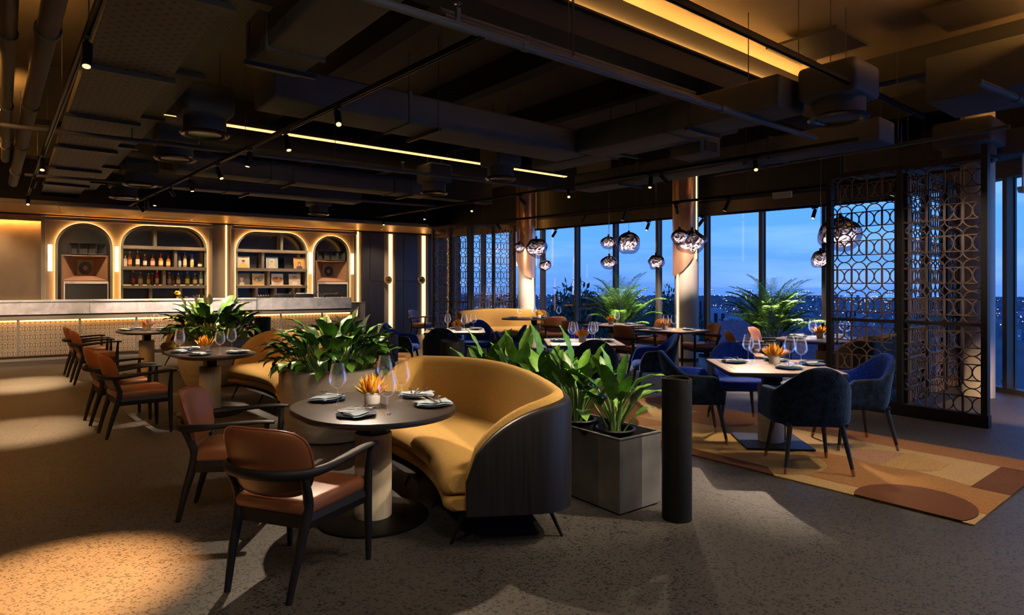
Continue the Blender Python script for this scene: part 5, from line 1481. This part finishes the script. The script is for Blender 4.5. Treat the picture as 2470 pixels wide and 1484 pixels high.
armchair(3.02, 13.25, -.8, -.45, 'brown leather armchair between the first palm and the white column')
armchair(1.40, 12.75, .9, .3, 'brown leather armchair at the small table by the first palm')
armchair(.95, 14.6, -.2, .98, 'brown leather armchair turned its back at the long far table')
armchair(1.62, 15.6, -1, .1, 'brown leather armchair at the end of the long far table')
armchair(3.72, 9.75, .95, -.15, 'brown leather armchair at the round table, farther from the palm')
armchair(4.36, 10.45, .75, -.6, 'brown leather armchair at the round table, right under the palm')
armchair(-2.62, 18.1, .9, -.3, 'brown leather armchair beyond the blue chairs beside the second dark door')
bench(-.22, 16.28, 103, 'curved gold bench before the far column')
bench(5.40, 8.87, -49.5, 'curved gold bench turned its dark back behind the right screen')

# ------------------------------------------------------------------ rugs
RUGW = 2.12
def circle(u, v, r_, rv=None, n=40): return [(u + r_ * math.cos(2 * PI * k / n), v + (rv or r_) * math.sin(2 * PI * k / n)) for k in range(n)]
def make_rug(L):
    t = thing('patchwork_rug', 'x', 'rug')
    box_ = [(0, 0), (L, 0), (L, RUGW), (0, RUGW)]
    # local frame: x along the rug away from its near corner, y across
    flip = lambda Q: [(u_, -v_) for u_, v_ in Q][::-1]
    MB().prism(flip(box_), 0, .010, 0).build('backing', 'rug_straw', t, smooth=False)
    lay = [('rug_amber', [(0, .28), (4.2, .28), (4.2, .95), (0, .95)], .012), ('rug_straw', [(.25, .92), (L, .92), (L, 1.72), (.25, 1.72)], .0122),
           ('rug_rust', [(0, 1.72), (L, 1.72), (L, RUGW), (0, RUGW)], .0124), ('rug_brown', [(0, .88), (.25, .88), (.25, 1.70), (0, 1.70)], .0145),
           ('rug_amber', circle(1.0, .62, 1.02, .42), .0128), ('rug_honey', circle(2.15, .42, 1.0, .62), .0135), ('rug_brown', [(1.35, 0), (3.6, 0), (3.2, .20), (1.5, .17)], .0148),
           ('rug_rose', circle(.92, 1.25, .38, .30), .0138), ('rug_honey', [(.92, 1.62), (.55, 1.45), (.54, 1.2), (.75, .97), (.92, .95)], .0142), ('rug_brown', circle(.40, .17, .37, .40), .017),
           ('rug_rust', circle(2.85, 1.52, .42, .36), .014), ('rug_amber', circle(4.3, 1.0, .75, .55), .0132), ('rug_honey', circle(4.8, .5, .6, .45), .0136), ('rug_brown', circle(5.2, 1.6, .35, .35), .015)]
    for m, P, z in lay:
        P = clip(P, box_)
        if len(P) > 2:
            k = MB().prism(flip(P), .0, z).build('pile_patch', m, t, smooth=False)
    return t
rug_u = CEIL_A + PI / 2
r1 = make_rug(5.6); r1.location = (2.98, 4.01, .0005); 
# local x -> along (-.629, .777); shapes run to local -y, which points along (.777, .629)
r1.rotation_euler = (0, 0, rug_u)
r1['label'] = 'patchwork rug of ochre and rust shapes under the table by the right screen'; r1['group'] = 'patchwork rugs'
r2 = copy_tree(r1); r2.location = (2.98 - .6288 * 5.75, 4.01 + .7776 * 5.75, .0005)
r2['label'] = 'patchwork rug of ochre and rust shapes under the table near the dark doors'

# ------------------------------------------------------------------ fretwork screens
def screen(name, x, y, rz, bays, label, H=3.0, rail=1.12, r_=.09, base=.14, post_top=None):
    """bays: widths; local x along the screen"""
    t = thing(name, label, 'screen', (x, y, 0), rz)
    X = 0
    MB().box(-.04, sum(bays) + .06 * len(bays) + .03, -.05, .05, 0, base).build('base_rail', 'screen_frame', t, smooth=False)
    for k, w in enumerate(bays):
        MB().box(X - .03, X + .03, -.045, .045, base, post_top if (post_top and k == 0) else H).build('post', 'screen_frame', t, smooth=False)
        a0 = X + .03; ww = w
        mb = fret(MB(), ww, H - base - .05, r_, .011, .014, 24, y=-.007)
        mb.v = [(vx + a0, vy, vz + base) for vx, vy, vz in mb.v]
        mb.build('fretwork', 'fret_bronze', t, smooth=False)
        MB().box(a0, a0 + ww, -.02, .02, rail - .02, rail + .02).build('mid_rail', 'screen_frame', t, smooth=False)
        MB().box(a0, a0 + ww, -.035, .035, H - .06, H).build('top_rail', 'screen_frame', t, smooth=False)
        X += w + .06
    MB().box(X - .03, X + .03, -.045, .045, base, H).build('post', 'screen_frame', t, smooth=False)
    return t
def seg(a, b): return math.atan2(b[1] - a[1], b[0] - a[0]), math.hypot(b[0] - a[0], b[1] - a[1])
a, b = (5.17, 6.79), (4.165, 8.14); ang, L = seg(a, b)
screen('fretwork_screen', *a, ang, [(L - .12) / 2] * 2, 'tall bronze fretwork screen of rings beside the blue chairs', post_top=3.1)
a, b = (4.72, 7.48), (6.50, 9.0); ang, L = seg(a, b)
screen('fretwork_screen', *a, ang, [(L - .18) / 3] * 3, 'bronze fretwork screen behind the right hand one, leading to the cream column', post_top=2.9)
a, b = (-2.22, 17.55), (-1.14, 16.45); ang, L = seg(a, b)
screen('fretwork_screen', *a, ang, [(L - .12) / 2] * 2, 'bronze fretwork screen beside the second dark door', H=3.22, r_=.10)
a, b = (-1.06, 16.52), (.06, 17.28); ang, L = seg(a, b)
screen('fretwork_screen', *a, ang, [(L - .12) / 2] * 2, 'bronze fretwork screen standing behind the far gold bench', H=3.22, r_=.10)

# ------------------------------------------------------------------ plants
def leaf_mesh(stem, blade, width, a0, a1, a2, mat, name='leaf', srad=.004, shape=.9):
    """stem leans from a0 to a1 (degrees from upright), blade bends on from a1 to a2; bends towards +y"""
    mb = MB(); p = Vector((0, 0, 0)); ns = 5; S = [p.copy()]
    for k in range(ns):
        a = R(a0 + (a1 - a0) * (k + .5) / ns); p = p + Vector((0, math.sin(a), math.cos(a))) * (stem / ns); S.append(p.copy())
    mb.cur = 1; mb.tube(S, [srad * 1.2] * ns + [srad * .8], 5); mb.cur = 0
    n = 9; rows = []
    for k in range(n + 1):
        t_ = k / n; a = R(a1 + (a2 - a1) * t_)
        d = Vector((0, math.sin(a), math.cos(a))); nrm = Vector((0, -math.cos(a), math.sin(a)))
        w = width / 2 * (math.sin(PI * min(1, t_ ** shape)) ** .75) if 0 < k < n else .0012
        rip = .05 * width * math.sin(k * 1.9)
        rows.append([p + Vector((-w, 0, 0)) + nrm * (w * .28 + rip), p + Vector((-w * .5, 0, 0)) + nrm * (w * .16), p.copy(), p + Vector((w * .5, 0, 0)) + nrm * (w * .16), p + Vector((w, 0, 0)) + nrm * (w * .28 - rip)])
        p = p + d * (blade / n)
    mb.grid(lambda i, j: tuple(rows[i][j]), n + 1, 5)
    return mb.mesh(name, [mat, 'leaf_stem'], ang=70)
def flower_mesh():
    mb = MB(); mb.tube([(0, 0, 0), (0, .02, .25), (0, .05, .46)], .003, 5)
    mb.cur = 1; rows = []
    for k in range(8):
        t_ = k / 7; w = .032 * math.sin(PI * t_ ** .8) ** .8 if 0 < k < 7 else .001
        z = .44 + .13 * t_; y = .05 + .02 * t_ * t_ * 2
        rows.append([(-w, y - w * .5, z), (0, y + .008, z), (w, y - w * .5, z)])
    mb.grid(lambda i, j: rows[i][j], 8, 3); mb.tube([(0, .045, .46), (0, .04, .52)], .006, 6)
    return mb.mesh('flower', ['leaf_stem', 'lily_white'], ang=70)
LILY = []
for mat in ('leaf_deep', 'leaf_deep', 'leaf_mid', 'leaf_mid', 'leaf_light'):
    for st, bl, wd, a0, a1, a2 in ((.28, .27, .130, 4, 24, 105), (.24, .26, .128, 10, 42, 130), (.33, .26, .120, 2, 14, 72)):
        LILY.append(leaf_mesh(st, bl, wd, a0, a1, a2, mat))
FLOWER = flower_mesh()
def lily(x, y, z, rad, n, label, seed, hs=1.0, nf=4, tall=.0):
    r_ = random.Random(seed); t = thing('peace_lily', label, 'plant', (x, y, z), 0, 'peace lilies')
    for k in range(n):
        q = (k + .5) / n; rr = rad * math.sqrt(q) * r_.uniform(.8, 1.05); az = k * 2.39996 + r_.uniform(-.3, .3)
        light = r_.random() < (.10 + .25 * (1 - q))
        m = r_.choice(LILY[12:] if light else LILY[:12])
        o = link('leaf', m, t, (rr * math.cos(az), rr * math.sin(az), 0))
        out = az - PI / 2 + r_.uniform(-.6, .6)
        o.rotation_euler = (-R(4 + 30 * q) * r_.uniform(.5, 1.3), 0, out)
        s_ = hs * r_.uniform(.78, 1.12) * (1.12 - .28 * q); o.scale = (s_, s_, s_)
    for k in range(nf):
        az = r_.uniform(0, 6.3); rr = rad * r_.uniform(.2, .8)
        o = link('flower', FLOWER, t, (rr * math.cos(az), rr * math.sin(az), 0)); o.rotation_euler = (-R(r_.uniform(0, 14)), 0, az - PI / 2); s_ = hs * r_.uniform(.95, 1.2); o.scale = (s_, s_, s_)
    return t
def round_planter(x, y, label):
    t = thing('round_planter', label, 'planter', (x, y, 0), 0, 'round clay planters')
    MB().lathe([(0, 0), (.36, 0), (.40, .02), (.455, .14), (.505, .34), (.525, .52), (.525, .70), (.518, .712), (.43, .712), (.42, .70), (.42, .64)], 56).build('pot', 'pot_clay', t)
    MB().lathe([(.425, .645), (.2, .66), (0, .665)], 32).build('soil', 'soil', t)
    return t
round_planter(-1.85, 6.42, 'big round clay planter between the front table and the second bench')
lily(-1.85, 6.42, .655, .40, 150, 'dense peace lily in the big clay planter between the front tables', 21, 1.0, 5)
round_planter(-4.72, 9.85, 'big round clay planter behind the second dark table')
lily(-4.72, 9.85, .655, .40, 130, 'dense peace lily in the clay planter behind the second dark table', 22, 1.22, 6)
# low metal trough behind the near planter
t = thing('metal_trough', 'dark metal plant trough behind the big clay planter', 'planter', (-2.50, 9.15, 0), CEIL_A + PI / 2)
MB().box(-.75, .75, -.22, .22, 0, .44).box(-.76, .76, -.23, .23, .44, .46).build('trough_body', 'planter_metal', t, smooth=False); MB().box(-.70, .70, -.18, .18, .46, .465).build('soil', 'soil', t, smooth=False)
for k, d in enumerate((-.5, 0, .5)):
    lily(-2.50 + d * -.629, 9.15 + d * .777, .46, .17, 34, ('bright peace lily in the trough, bar end', 'bright peace lily in the middle of the trough', 'bright peace lily in the trough, door end')[k], 31 + k, 1.05, 1)

# square planter box with potted aglaonema
BXP = (.725, 4.185); L_, W_, H_ = 2.05, .42, .51
t = thing('planter_box', 'long square-edged grey metal planter box behind the gold bench', 'planter', (*BXP, 0), R(39) )
# local x along the width (away to the right), local y along the length (away to the left)
ux, uy = .80, .60
t.rotation_euler = (0, 0, math.atan2(uy, ux))
mb = MB(); th = .018
mb.box(0, W_, 0, th, .012, H_).box(0, W_, L_ - th, L_, .012, H_).box(0, th, th, L_ - th, .012, H_).box(W_ - th, W_, th, L_ - th, .012, H_).box(th, W_ - th, th, L_ - th, .012, .03)
mb.build('box_wall', 'planter_metal', t, smooth=False)
MB().box(.02, W_ - .02, .02, L_ - .02, 0, .012).build('plinth', 'ink_black', t, smooth=False)
MB().box(-.006, W_ + .006, -.006, .016, H_, H_ + .008).box(-.006, W_ + .006, L_ - .016, L_ + .006, H_, H_ + .008).box(-.006, .016, .016, L_ - .016, H_, H_ + .008).box(W_ - .016, W_ + .006, .016, L_ - .016, H_, H_ + .008).build('rim', 'planter_metal', t, smooth=False)
MB().box(th, W_ - th, th, L_ - th, .05, .34).build('filler', 'soil', t, smooth=False)
def boxw(x, y): return (BXP[0] + x * ux - y * uy, BXP[1] + x * uy + y * ux)
AGL = []
for mat in ('leaf_light', 'leaf_mid', 'leaf_mid', 'leaf_light'):
    for st, bl, wd, a0, a1, a2 in ((.20, .31, .115, 2, 14, 42), (.22, .29, .105, 8, 30, 85), (.24, .33, .12, 0, 6, 26)):
        AGL.append(leaf_mesh(st, bl, wd, a0, a1, a2, mat, srad=.007, shape=.8))
for k, y in enumerate((.24, .64, 1.02, 1.40, 1.78)):
    px_, py_ = boxw(W_ / 2, y); r_ = random.Random(50 + k)
    t = thing('potted_aglaonema', ('broad leaved pot plant at the open end of the planter box', 'broad leaved pot plant, second from the black cylinder in the planter box', 'broad leaved pot plant in the middle of the planter box', 'broad leaved pot plant behind the crest of the gold bench', 'broad leaved pot plant beside the broken-topped cylinder')[k], 'plant', (px_, py_, .345), 0, 'aglaonemas in the planter box')
    MB().lathe([(.10, 0), (.125, .16), (.142, .165), (.147, .175), (.142, .185), (.128, .18), (.12, .12), (0, .115)], 28).build('pot', 'pot_black', t)
    MB().lathe([(.122, .128), (0, .135)], 20).build('soil', 'soil', t)
    nl = 22 if k == 0 else 26
    for q in range(nl):
        az = q * 2.39996 + r_.uniform(-.3, .3); f = q / nl; rr = .02 + .05 * f
        base = .13 + (.22 * (1 - f) if q % 2 else .10)
        o = link('leaf', r_.choice(AGL), t, (rr * math.cos(az), rr * math.sin(az), base)); o.rotation_euler = (-R(3 + 34 * f) * r_.uniform(.6, 1.2), 0, az - PI / 2); s_ = r_.uniform(.72, 1.05) * (.92 if k == 0 else 1.0); o.scale = (s_, s_, s_)
    for q in range(4):
        az = q * 1.7; MB().tube([(.02 * math.cos(az), .02 * math.sin(az), .12), (.05 * math.cos(az), .05 * math.sin(az), .36)], [.012, .008], 7).build('cane', 'leaf_stem', t)

# black cylinders
def cylinder(x, y, r_, h_, label, rough=False, jag=0):
    t = thing('black_cylinder', label, 'floor vase', (x, y, 0), 0, 'black cylinders')
    n = 36; rd = random.Random(int(x * 100)); ph = rd.uniform(0, 6)
    def top(j): 
        a = 2 * PI * j / n
        return h_ + jag * (math.sin(a * 2 + ph) * .6 + math.sin(a * 5 + ph * 2) * .25)
    mb = MB()
    tab = [(r_, 0), (r_, .3), (r_, .6), (r_, .9), (r_, 1), (r_ - .006, 1.003), (r_ - .012, 1), (r_ - .012, .5)]
    mb.grid(lambda i, j: (tab[i][0] * math.cos(2 * PI * j / n), tab[i][0] * math.sin(2 * PI * j / n), tab[i][1] * top(j)), len(tab), n, cv=True)
    mb.build('wall', 'vase_rough' if rough else 'vase_black', t)
    MB().lathe([(r_ - .01, h_ * .5), (0, h_ * .5)], n).build('inside', 'ink_black', t)
    MB().boxr((r_ * .55, -r_ * .84, h_ - .012), (.004, .01, .03), R(-56)).build('slit', 'ink_black', t, smooth=False)
cylinder(1.10, 4.15, .098, .935, 'tall plain black cylinder at the corner of the planter box', jag=.006)
cylinder(-.60, 6.25, .115, 1.0, 'black cylinder with a jagged broken top behind the gold bench', jag=.02)
cylinder(-1.50, 7.55, .115, .965, 'black cylinder with hammered surface beside the clay planter', rough=True)
cylinder(-4.05, 10.1, .125, 1.04, 'smooth black cylinder behind the second gold bench')

# areca palms by the glass
def frond_mesh(L, seed):
    r_ = random.Random(seed); mb = MB(); n = 22; pts = []; p = Vector((0, 0, 0))
    for k in range(n + 1):
        a = R(3 + 72 * (k / n) ** 1.9); pts.append(p.copy()); p = p + Vector((0, math.sin(a), math.cos(a))) * (L / n)
    mb.cur = 1; mb.tube(pts[::2], [.006 * (1 - .8 * i / (n // 2)) for i in range(n // 2 + 1)], 5); mb.cur = 0
    for k in range(7, n + 1):
        t_ = (k - 7) / (n - 7); ll = L * .30 * (1 - .6 * t_) * (.5 + .5 * min(1, (k - 5) / 5)); tang = (pts[min(k + 1, n)] - pts[k - 1]).normalized()
        for s_ in (-1, 1):
            for jit in (0, .5):
                base = pts[k - 1].lerp(pts[k], jit); d = (tang * .62 + Vector((s_ * .95, 0, .12 + r_.uniform(-.2, .2)))).normalized(); w = .0075 + .003 * (1 - t_)
                side = d.cross(Vector((0, 0, 1))).normalized() * w; mid = base + d * ll * .5; tip = base + d * ll + Vector((0, 0, -.10 * ll))
                mb.add([base, mid - side + Vector((0, 0, .004)), tip, mid + side + Vector((0, 0, .004))], [(0, 1, 2, 3)])
    return mb
FR = {}
for m in ('palm_leaf', 'palm_leaf_dark'): FR[m] = [frond_mesh(L, s_).mesh('frond', [m, 'leaf_stem'], smooth=False) for L, s_ in ((1.15, 1), (1.0, 2), (.85, 3))]
def palm(x, y, label, n, s0, mats, seed, zt):
    r_ = random.Random(seed); t = thing('areca_palm', label, 'plant', (x, y, 0), 0, 'areca palms')
    MB().lathe([(.0, 0), (.17, 0), (.21, .36), (.225, .38), (.205, .38), (.19, .33), (0, .32)], 28).build('pot', 'pot_clay', t)
    for k in range(n):
        az = k * 2.39996; q = k / n
        o = link('frond', r_.choice(FR[r_.choice(mats)]), t, (.07 * math.cos(az), .07 * math.sin(az), .30 + zt * (1 - q * .75))); o.rotation_euler = (-R(-4 + 40 * q) * r_.uniform(.6, 1.2), 0, az - PI / 2); s_ = s0 * r_.uniform(.75, 1.1); o.scale = (s_, s_, s_)
    for k in range(5):
        az = k * 1.3; MB().tube([(.06 * math.cos(az), .06 * math.sin(az), .30), (.09 * math.cos(az), .09 * math.sin(az), .35 + zt)], [.013, .009], 7).build('cane', 'leaf_stem', t)
palm(2.55, 14.55, 'areca palm by the glass left of the white column', 54, 1.12, ['palm_leaf_dark', 'palm_leaf'], 5, .45)
palm(4.92, 11.75, 'brighter areca palm by the glass behind the round table', 66, 1.12, ['palm_leaf', 'palm_leaf', 'palm_leaf_dark'], 6, .45)

# ------------------------------------------------------------------ pendant lamps
def pendant(u, v, Y, r_, label, seed):
    """hung at depth Y; u, v only size the layout plan taken off the photograph"""
    X = (u - 1235) / 1500 * Y; Z = EYE - (v - 690) / 1500 * Y
    return X, Y, Z, r_, label, seed
def pendant_at(x, y, z, r_, label, seed):
    t = thing('pendant_lamp', label, 'pendant lamp', (x, y, z), 0, 'smoked glass pendants')
    off = Vector((seed * 3.1, seed * 1.7, 0))
    def blob(sc_, amp, freq, nu=30, nv=20):
        def f(i, j):
            th = PI * j / (nv - 1); ph = 2 * PI * i / nu
            d = Vector((math.sin(th) * math.cos(ph), math.sin(th) * math.sin(ph), math.cos(th)))
            k = 1 + amp * mnoise.noise(d * freq + off)
            return (d.x * r_ * sc_ * k, d.y * r_ * sc_ * k, d.z * r_ * sc_ * k * .92)
        return f
    MB().grid(blob(1, .28, 1.1), 30, 20, cu=True).build('glass_shade', 'pendant_glass', t, ang=90)
    MB().grid(blob(.66, .55, 1.5), 30, 20, cu=True).build('glowing_core', 'pendant_core', t, ang=90)
    MB().cyl((0, 0, r_ * .82), (0, 0, r_ * 1.0 + .03), .022, n=12).build('cap', 'black_metal', t)
    MB().cyl((0, 0, r_), (0, 0, 4.45 - z), .004, n=6).build('cable', 'chrome', t)
    ld = bpy.data.lights.new('bulb', 'POINT'); ld.energy = 5 if r_ > .2 else 2.5; ld.color = (1, .85, .72); ld.shadow_soft_size = r_ * 1.02
    return t
for a in (('small smoked glass pendant hanging by the far copper column', 1253, 597, 14.9, .125), ('large smoked glass pendant of the group by the far column', 1294, 599, 14.6, .25), ('smallest hung pendant of the far group, lowest on its cable', 1315, 641, 14.4, .14),
          ('small pendant hung above another on one line', 1468, 586, 13.0, .15), ('small pendant hung lowest beside the first palm', 1469, 634, 12.6, .155), ('large smoked glass pendant above the first palm', 1517, 588, 13.2, .245),
          ('small lone pendant between the palm and the white column', 1582, 632, 12.0, .155), ('small pendant overlapping the large one by the white column', 1640, 572, 11.2, .155), ('large pendant in front of the white column', 1669, 585, 11.6, .255),
          ('largest pendant partly behind the right fretwork screen', 2027, 565, 8.75, .265), ('small pendant hung low before the right fretwork screen', 1980, 626, 9.0, .135)):
    lab, u, v, Y, r_ = a
    x, y, z, *_ = pendant(u, v, Y, r_, lab, 0)
    pendant_at(round(x, 2), Y, round(z, 2), r_, lab, u * .01)
t = thing('ceiling_camera', 'white dome camera under the ceiling at the right window', 'camera', (6.9, 8.4, 2.86))
MB().lathe([(0, -.06), (.05, -.045), (.065, 0), (.065, .03), (0, .03)], 20).build('dome', 'porcelain', t); MB().cyl((0, 0, .03), (0, 0, .5), .012, n=8).build('drop_pole', 'porcelain', t)
o = MB().boxr((0, 0, 0), (.30, .03, .10)).build('sign_box', 'porcelain', loc=(4.3, 9.9, 3.0), rz=R(-45), smooth=False); tag(o, 'small blank white sign box hung near the windows', 'sign')

# ------------------------------------------------------------------ tracks and spots
track((2.60, 3.55), (2.05, 15.9), 3.30, 'black light track over the dark tables, ending at the bar canopy', ())
track((.47, 2.5), (.28, 15.4), 3.30, 'black light track along the perforated tray', ())
track((7.97, 3.2), (7.35, 14.6), 3.30, 'black light track over the oak tables', ())
track((9.80, 2.9), (8.78, 13.4), 3.05, 'low black light track among the pendant lamps', ())
track((11.7, 4.1), (10.73, 12.3), 3.0, 'low black light track along the windows', ())
track((2.6, 2.62), (8.3, 2.62), 3.5, 'black light track crossing near the round duct outlet', ())
track((-2.0, .9), (9.5, .9), 3.5, 'added unseen black light track over the foreground floor', ())  # track added out of view to carry unseen spot and flood heads
WARM = (1, .62, .30); SOFT = (1, .78, .55)
RAILS = (((2.60, 3.55), (2.05, 15.9), 3.30), ((.47, 2.5), (.28, 15.4), 3.30), ((7.97, 3.2), (7.35, 14.6), 3.30), ((9.80, 2.9), (8.78, 13.4), 3.05), ((11.7, 4.1), (10.73, 12.3), 3.0))
def H(p, q, z, aim, words, power=0, angle=40, col=SOFT, blend=.7):
    for a, b, zz in RAILS:                           # hang the head from the rail it belongs to
        pr = a[0] + (b[0] - a[0]) * (q - a[1]) / (b[1] - a[1])
        if zz == z and abs(pr - p) < .7: p = pr
    x, y = cp(p, q); spot_head(x, y, z, aim, words, power, angle, col, blend)
# along the perforated tray: pools on the floor
H(.47, 5.29, 3.30, (-2.35, 3.25, 0), 'black spot head on the tray track, over the foreground floor', 1000, 25, (1, .46, .15), .9)
H(.36, 10.43, 3.30, (-5.3, 6.7, 0), 'black spot head on the tray track, lighting the aisle', 330, 26, WARM, .9)
H(.27, 15.1, 3.30, (-7.8, 9.9, 0), 'black spot head on the tray track next to the bar canopy', 330, 26, WARM, .9)
# over the dark tables
H(2.76, 5.81, 3.30, (T1[0], T1[1], .75), 'black spot head over the front dark table', 110, 44, SOFT)
H(2.61, 8.27, 3.30, (T2[0], T2[1], .75), 'black tilted spot head over the second dark table', 150, 34, SOFT)
H(2.44, 11.01, 3.30, (-4.7, 9.8, .9), 'black spot head over the clay planter near the bar', 150, 36, SOFT)
H(2.34, 13.45, 3.30, (T3[0], T3[1], .75), 'black tilted spot head over the table nearest the bar', 150, 34, SOFT)
H(2.12, 15.0, 3.30, (-6.6, 14.6, 1.1), 'black spot head shining on the marble bar', 150, 60, SOFT)
for k, (p, q, s_) in enumerate(((.30, 12.6, -.2), (2.2, 14.2, 2.6), (2.38, 12.3, 4.8))):  # heads added to brighten the front of the marble bar
    x, y = barp(s_, 0)
    if k < 3: H(p, q, 3.30, (x, y, .95), ('added black spot head on the tray track aimed at the marble bar', 'added black spot head aimed at the middle of the marble bar', 'added black spot head aimed at the record end of the marble bar')[k], 170, 56, SOFT, .9)
# over the oak tables
H(8.05, 4.5, 3.30, (T6[0] + .1, T6[1] + .2, .75), 'black spot head over the oak table by the right screen', 110, 32, SOFT)
H(7.75, 7.95, 3.30, (T5[0], T5[1], .75), 'black spot head over the oak table behind the planter box', 150, 34, SOFT)
H(7.47, 10.67, 3.30, (T4[0], T4[1], .75), 'black spot head over the oak table near the dark doors', 150, 34, SOFT)
H(7.36, 14.3, 3.30, (-2.6, 14.0, 0), 'black spot head beside the dark doors', 120, 44, WARM)
# among the pendants and along the glass
H(9.35, 5.9, 3.05, (T8[0], T8[1], .75), 'black spot head over the table beside the column', 110, 34, SOFT)
H(9.1, 9.0, 3.05, (T10[0], T10[1], .75), 'black spot head over the long far table', 110, 40, SOFT)
H(9.75, 3.4, 3.05, (T9[0], T9[1], .75), 'black spot head seen through the right screen', 110, 38, SOFT)
H(11.55, 5.4, 3.0, (4.6, 10.6, .8), 'black spot head at the glass above the second palm', 260, 50, SOFT)
H(11.15, 8.9, 3.0, (2.1, 12.9, .75), 'black spot head at the glass right of the large pendant', 90, 46, SOFT)
H(11.3, 7.6, 3.0, (2.7, 14.2, .9), 'black spot head at the glass in front of the copper sleeve', 200, 50, SOFT)
H(10.8, 11.6, 3.0, (-.3, 16.6, .6), 'black spot head at the glass by the far column', 100, 50, SOFT)
H(9.25, 6.9, 3.05, (3.55, 12.7, 1.9), 'added black spot head aimed at the copper sleeve of the white column', 60, 34, SOFT)  # this head and the next are added to brighten the copper sleeves
H(8.9, 11.6, 3.05, (.35, 16.8, 1.9), 'added black spot head aimed at the far copper column', 45, 34, SOFT)
# extra heads added to brighten planters, benches, palms, screen and foreground
H(4.6, .9, 3.5, (.5, 5.0, .6), 'added black spot head on the unseen foreground track over the planter box', 150, 46, SOFT)
H(3.4, .9, 3.5, (-.4, 4.8, .5), 'added black spot head on the unseen foreground track over the gold bench', 50, 40, SOFT)
H(1.7, .9, 3.5, (T1[0], T1[1] - .02, .80), 'added black spot head on the unseen foreground track aimed at the front dark table', 60, 15, SOFT)
H(5.6, .9, 3.5, (T6[0] + .1, T6[1] + .1, .80), 'added black spot head on the unseen foreground track aimed at the oak table', 60, 22, SOFT)
H(7.75, 6.0, 3.30, (4.9, 11.6, 1.2), 'added black spot head on the oak table track aimed at the second palm', 150, 26, SOFT)  # this and the next added to lift the palms
H(7.6, 9.2, 3.30, (2.5, 14.4, 1.2), 'added black spot head on the oak table track aimed at the first palm', 130, 26, SOFT)
H(6.3, .9, 3.5, (2.6, 5.0, 0), 'added black spot head on the unseen foreground track over the rug', 36, 80, SOFT)
H(7.6, .9, 3.5, (6.4, 7.7, 0), 'added black spot head on the unseen foreground track beside the right screen', 160, 36, WARM)
H(6.9, .9, 3.5, (4.7, 7.4, 1.5), 'added black spot head on the unseen foreground track aimed at the right screen', 60, 40, SOFT)
H(2.55, 7.1, 3.30, (-1.85, 6.4, 1.0), 'added black spot head over the big clay planter', 120, 36, SOFT)  # this and the next are extra heads, added for planter and bench
H(2.50, 9.6, 3.30, (-2.9, 8.2, .5), 'added black spot head over the second gold bench', 110, 40, SOFT)

# wide flood heads added as fill, for even low light in the room
for k, (p, q, z, px_, py_, words) in enumerate(((-.8, .9, 3.5, -2.4, 4.6, 'added black wide flood head at the bar end of the unseen foreground track'), (1.2, .9, 3.5, -1.2, 4.4, 'added black wide flood head second on the unseen foreground track'), (7.85, 6.2, 3.30, 1.6, 8.4, 'added black wide flood head on the oak table track'), (7.5, 12.4, 3.30, -2.4, 13.0, 'added black wide flood head before the dark doors'),
        (5.2, .9, 3.5, 1.6, 4.0, 'added black wide flood head in the middle of the unseen foreground track'), (3.0, .9, 3.5, -.6, 3.2, 'added black wide flood head at the start of the unseen foreground track'), (8.1, .9, 3.5, 5.2, 5.2, 'added black wide flood head at the far end of the unseen foreground track'), (9.3, 8.0, 3.05, 1.2, 13.0, 'added black wide flood head among the pendants'))):
    H(p, q, z, (px_, py_, 0), words, (17 if q == .9 and p < 2 else 22), 125, SOFT, 1.0)
# recessed downlights of the gilded canopy
for k, s_ in enumerate((-.4, 1.36, 2.55, 3.65, 5.2, 6.25, 7.36, 8.7)):
    x, y = barp(s_, 1.55 if k < 7 else 1.3)
    t = thing('canopy_downlight', ('small recessed downlight over the mirror bay', 'small recessed downlight over the mirror side loudspeaker', 'small recessed downlight left above the bottle shelves', 'small recessed downlight right above the bottle shelves', 'small recessed downlight left above the record shelves', 'small recessed downlight right above the record shelves', 'small recessed downlight over the deck side loudspeaker', 'small recessed downlight before the dark doors')[k], 'downlight', (x, y, 3.234))
    MB().lathe([(.03, 0), (.042, -.003), (.045, 0)], 20).build('bezel', 'black_metal', t); MB().lathe([(0, -.001), (.03, -.001)], 16).build('lens', 'lamp_face', t)
    ld = bpy.data.lights.new('downlight_lamp', 'SPOT'); ld.energy = 170; ld.color = (1, .70, .40); ld.spot_size = R(120); ld.spot_blend = 1; ld.shadow_soft_size = .03
    lo = bpy.data.objects.new('downlight_lamp', ld); COL.objects.link(lo); lo.parent = t; lo.location = (0, 0, -.02)
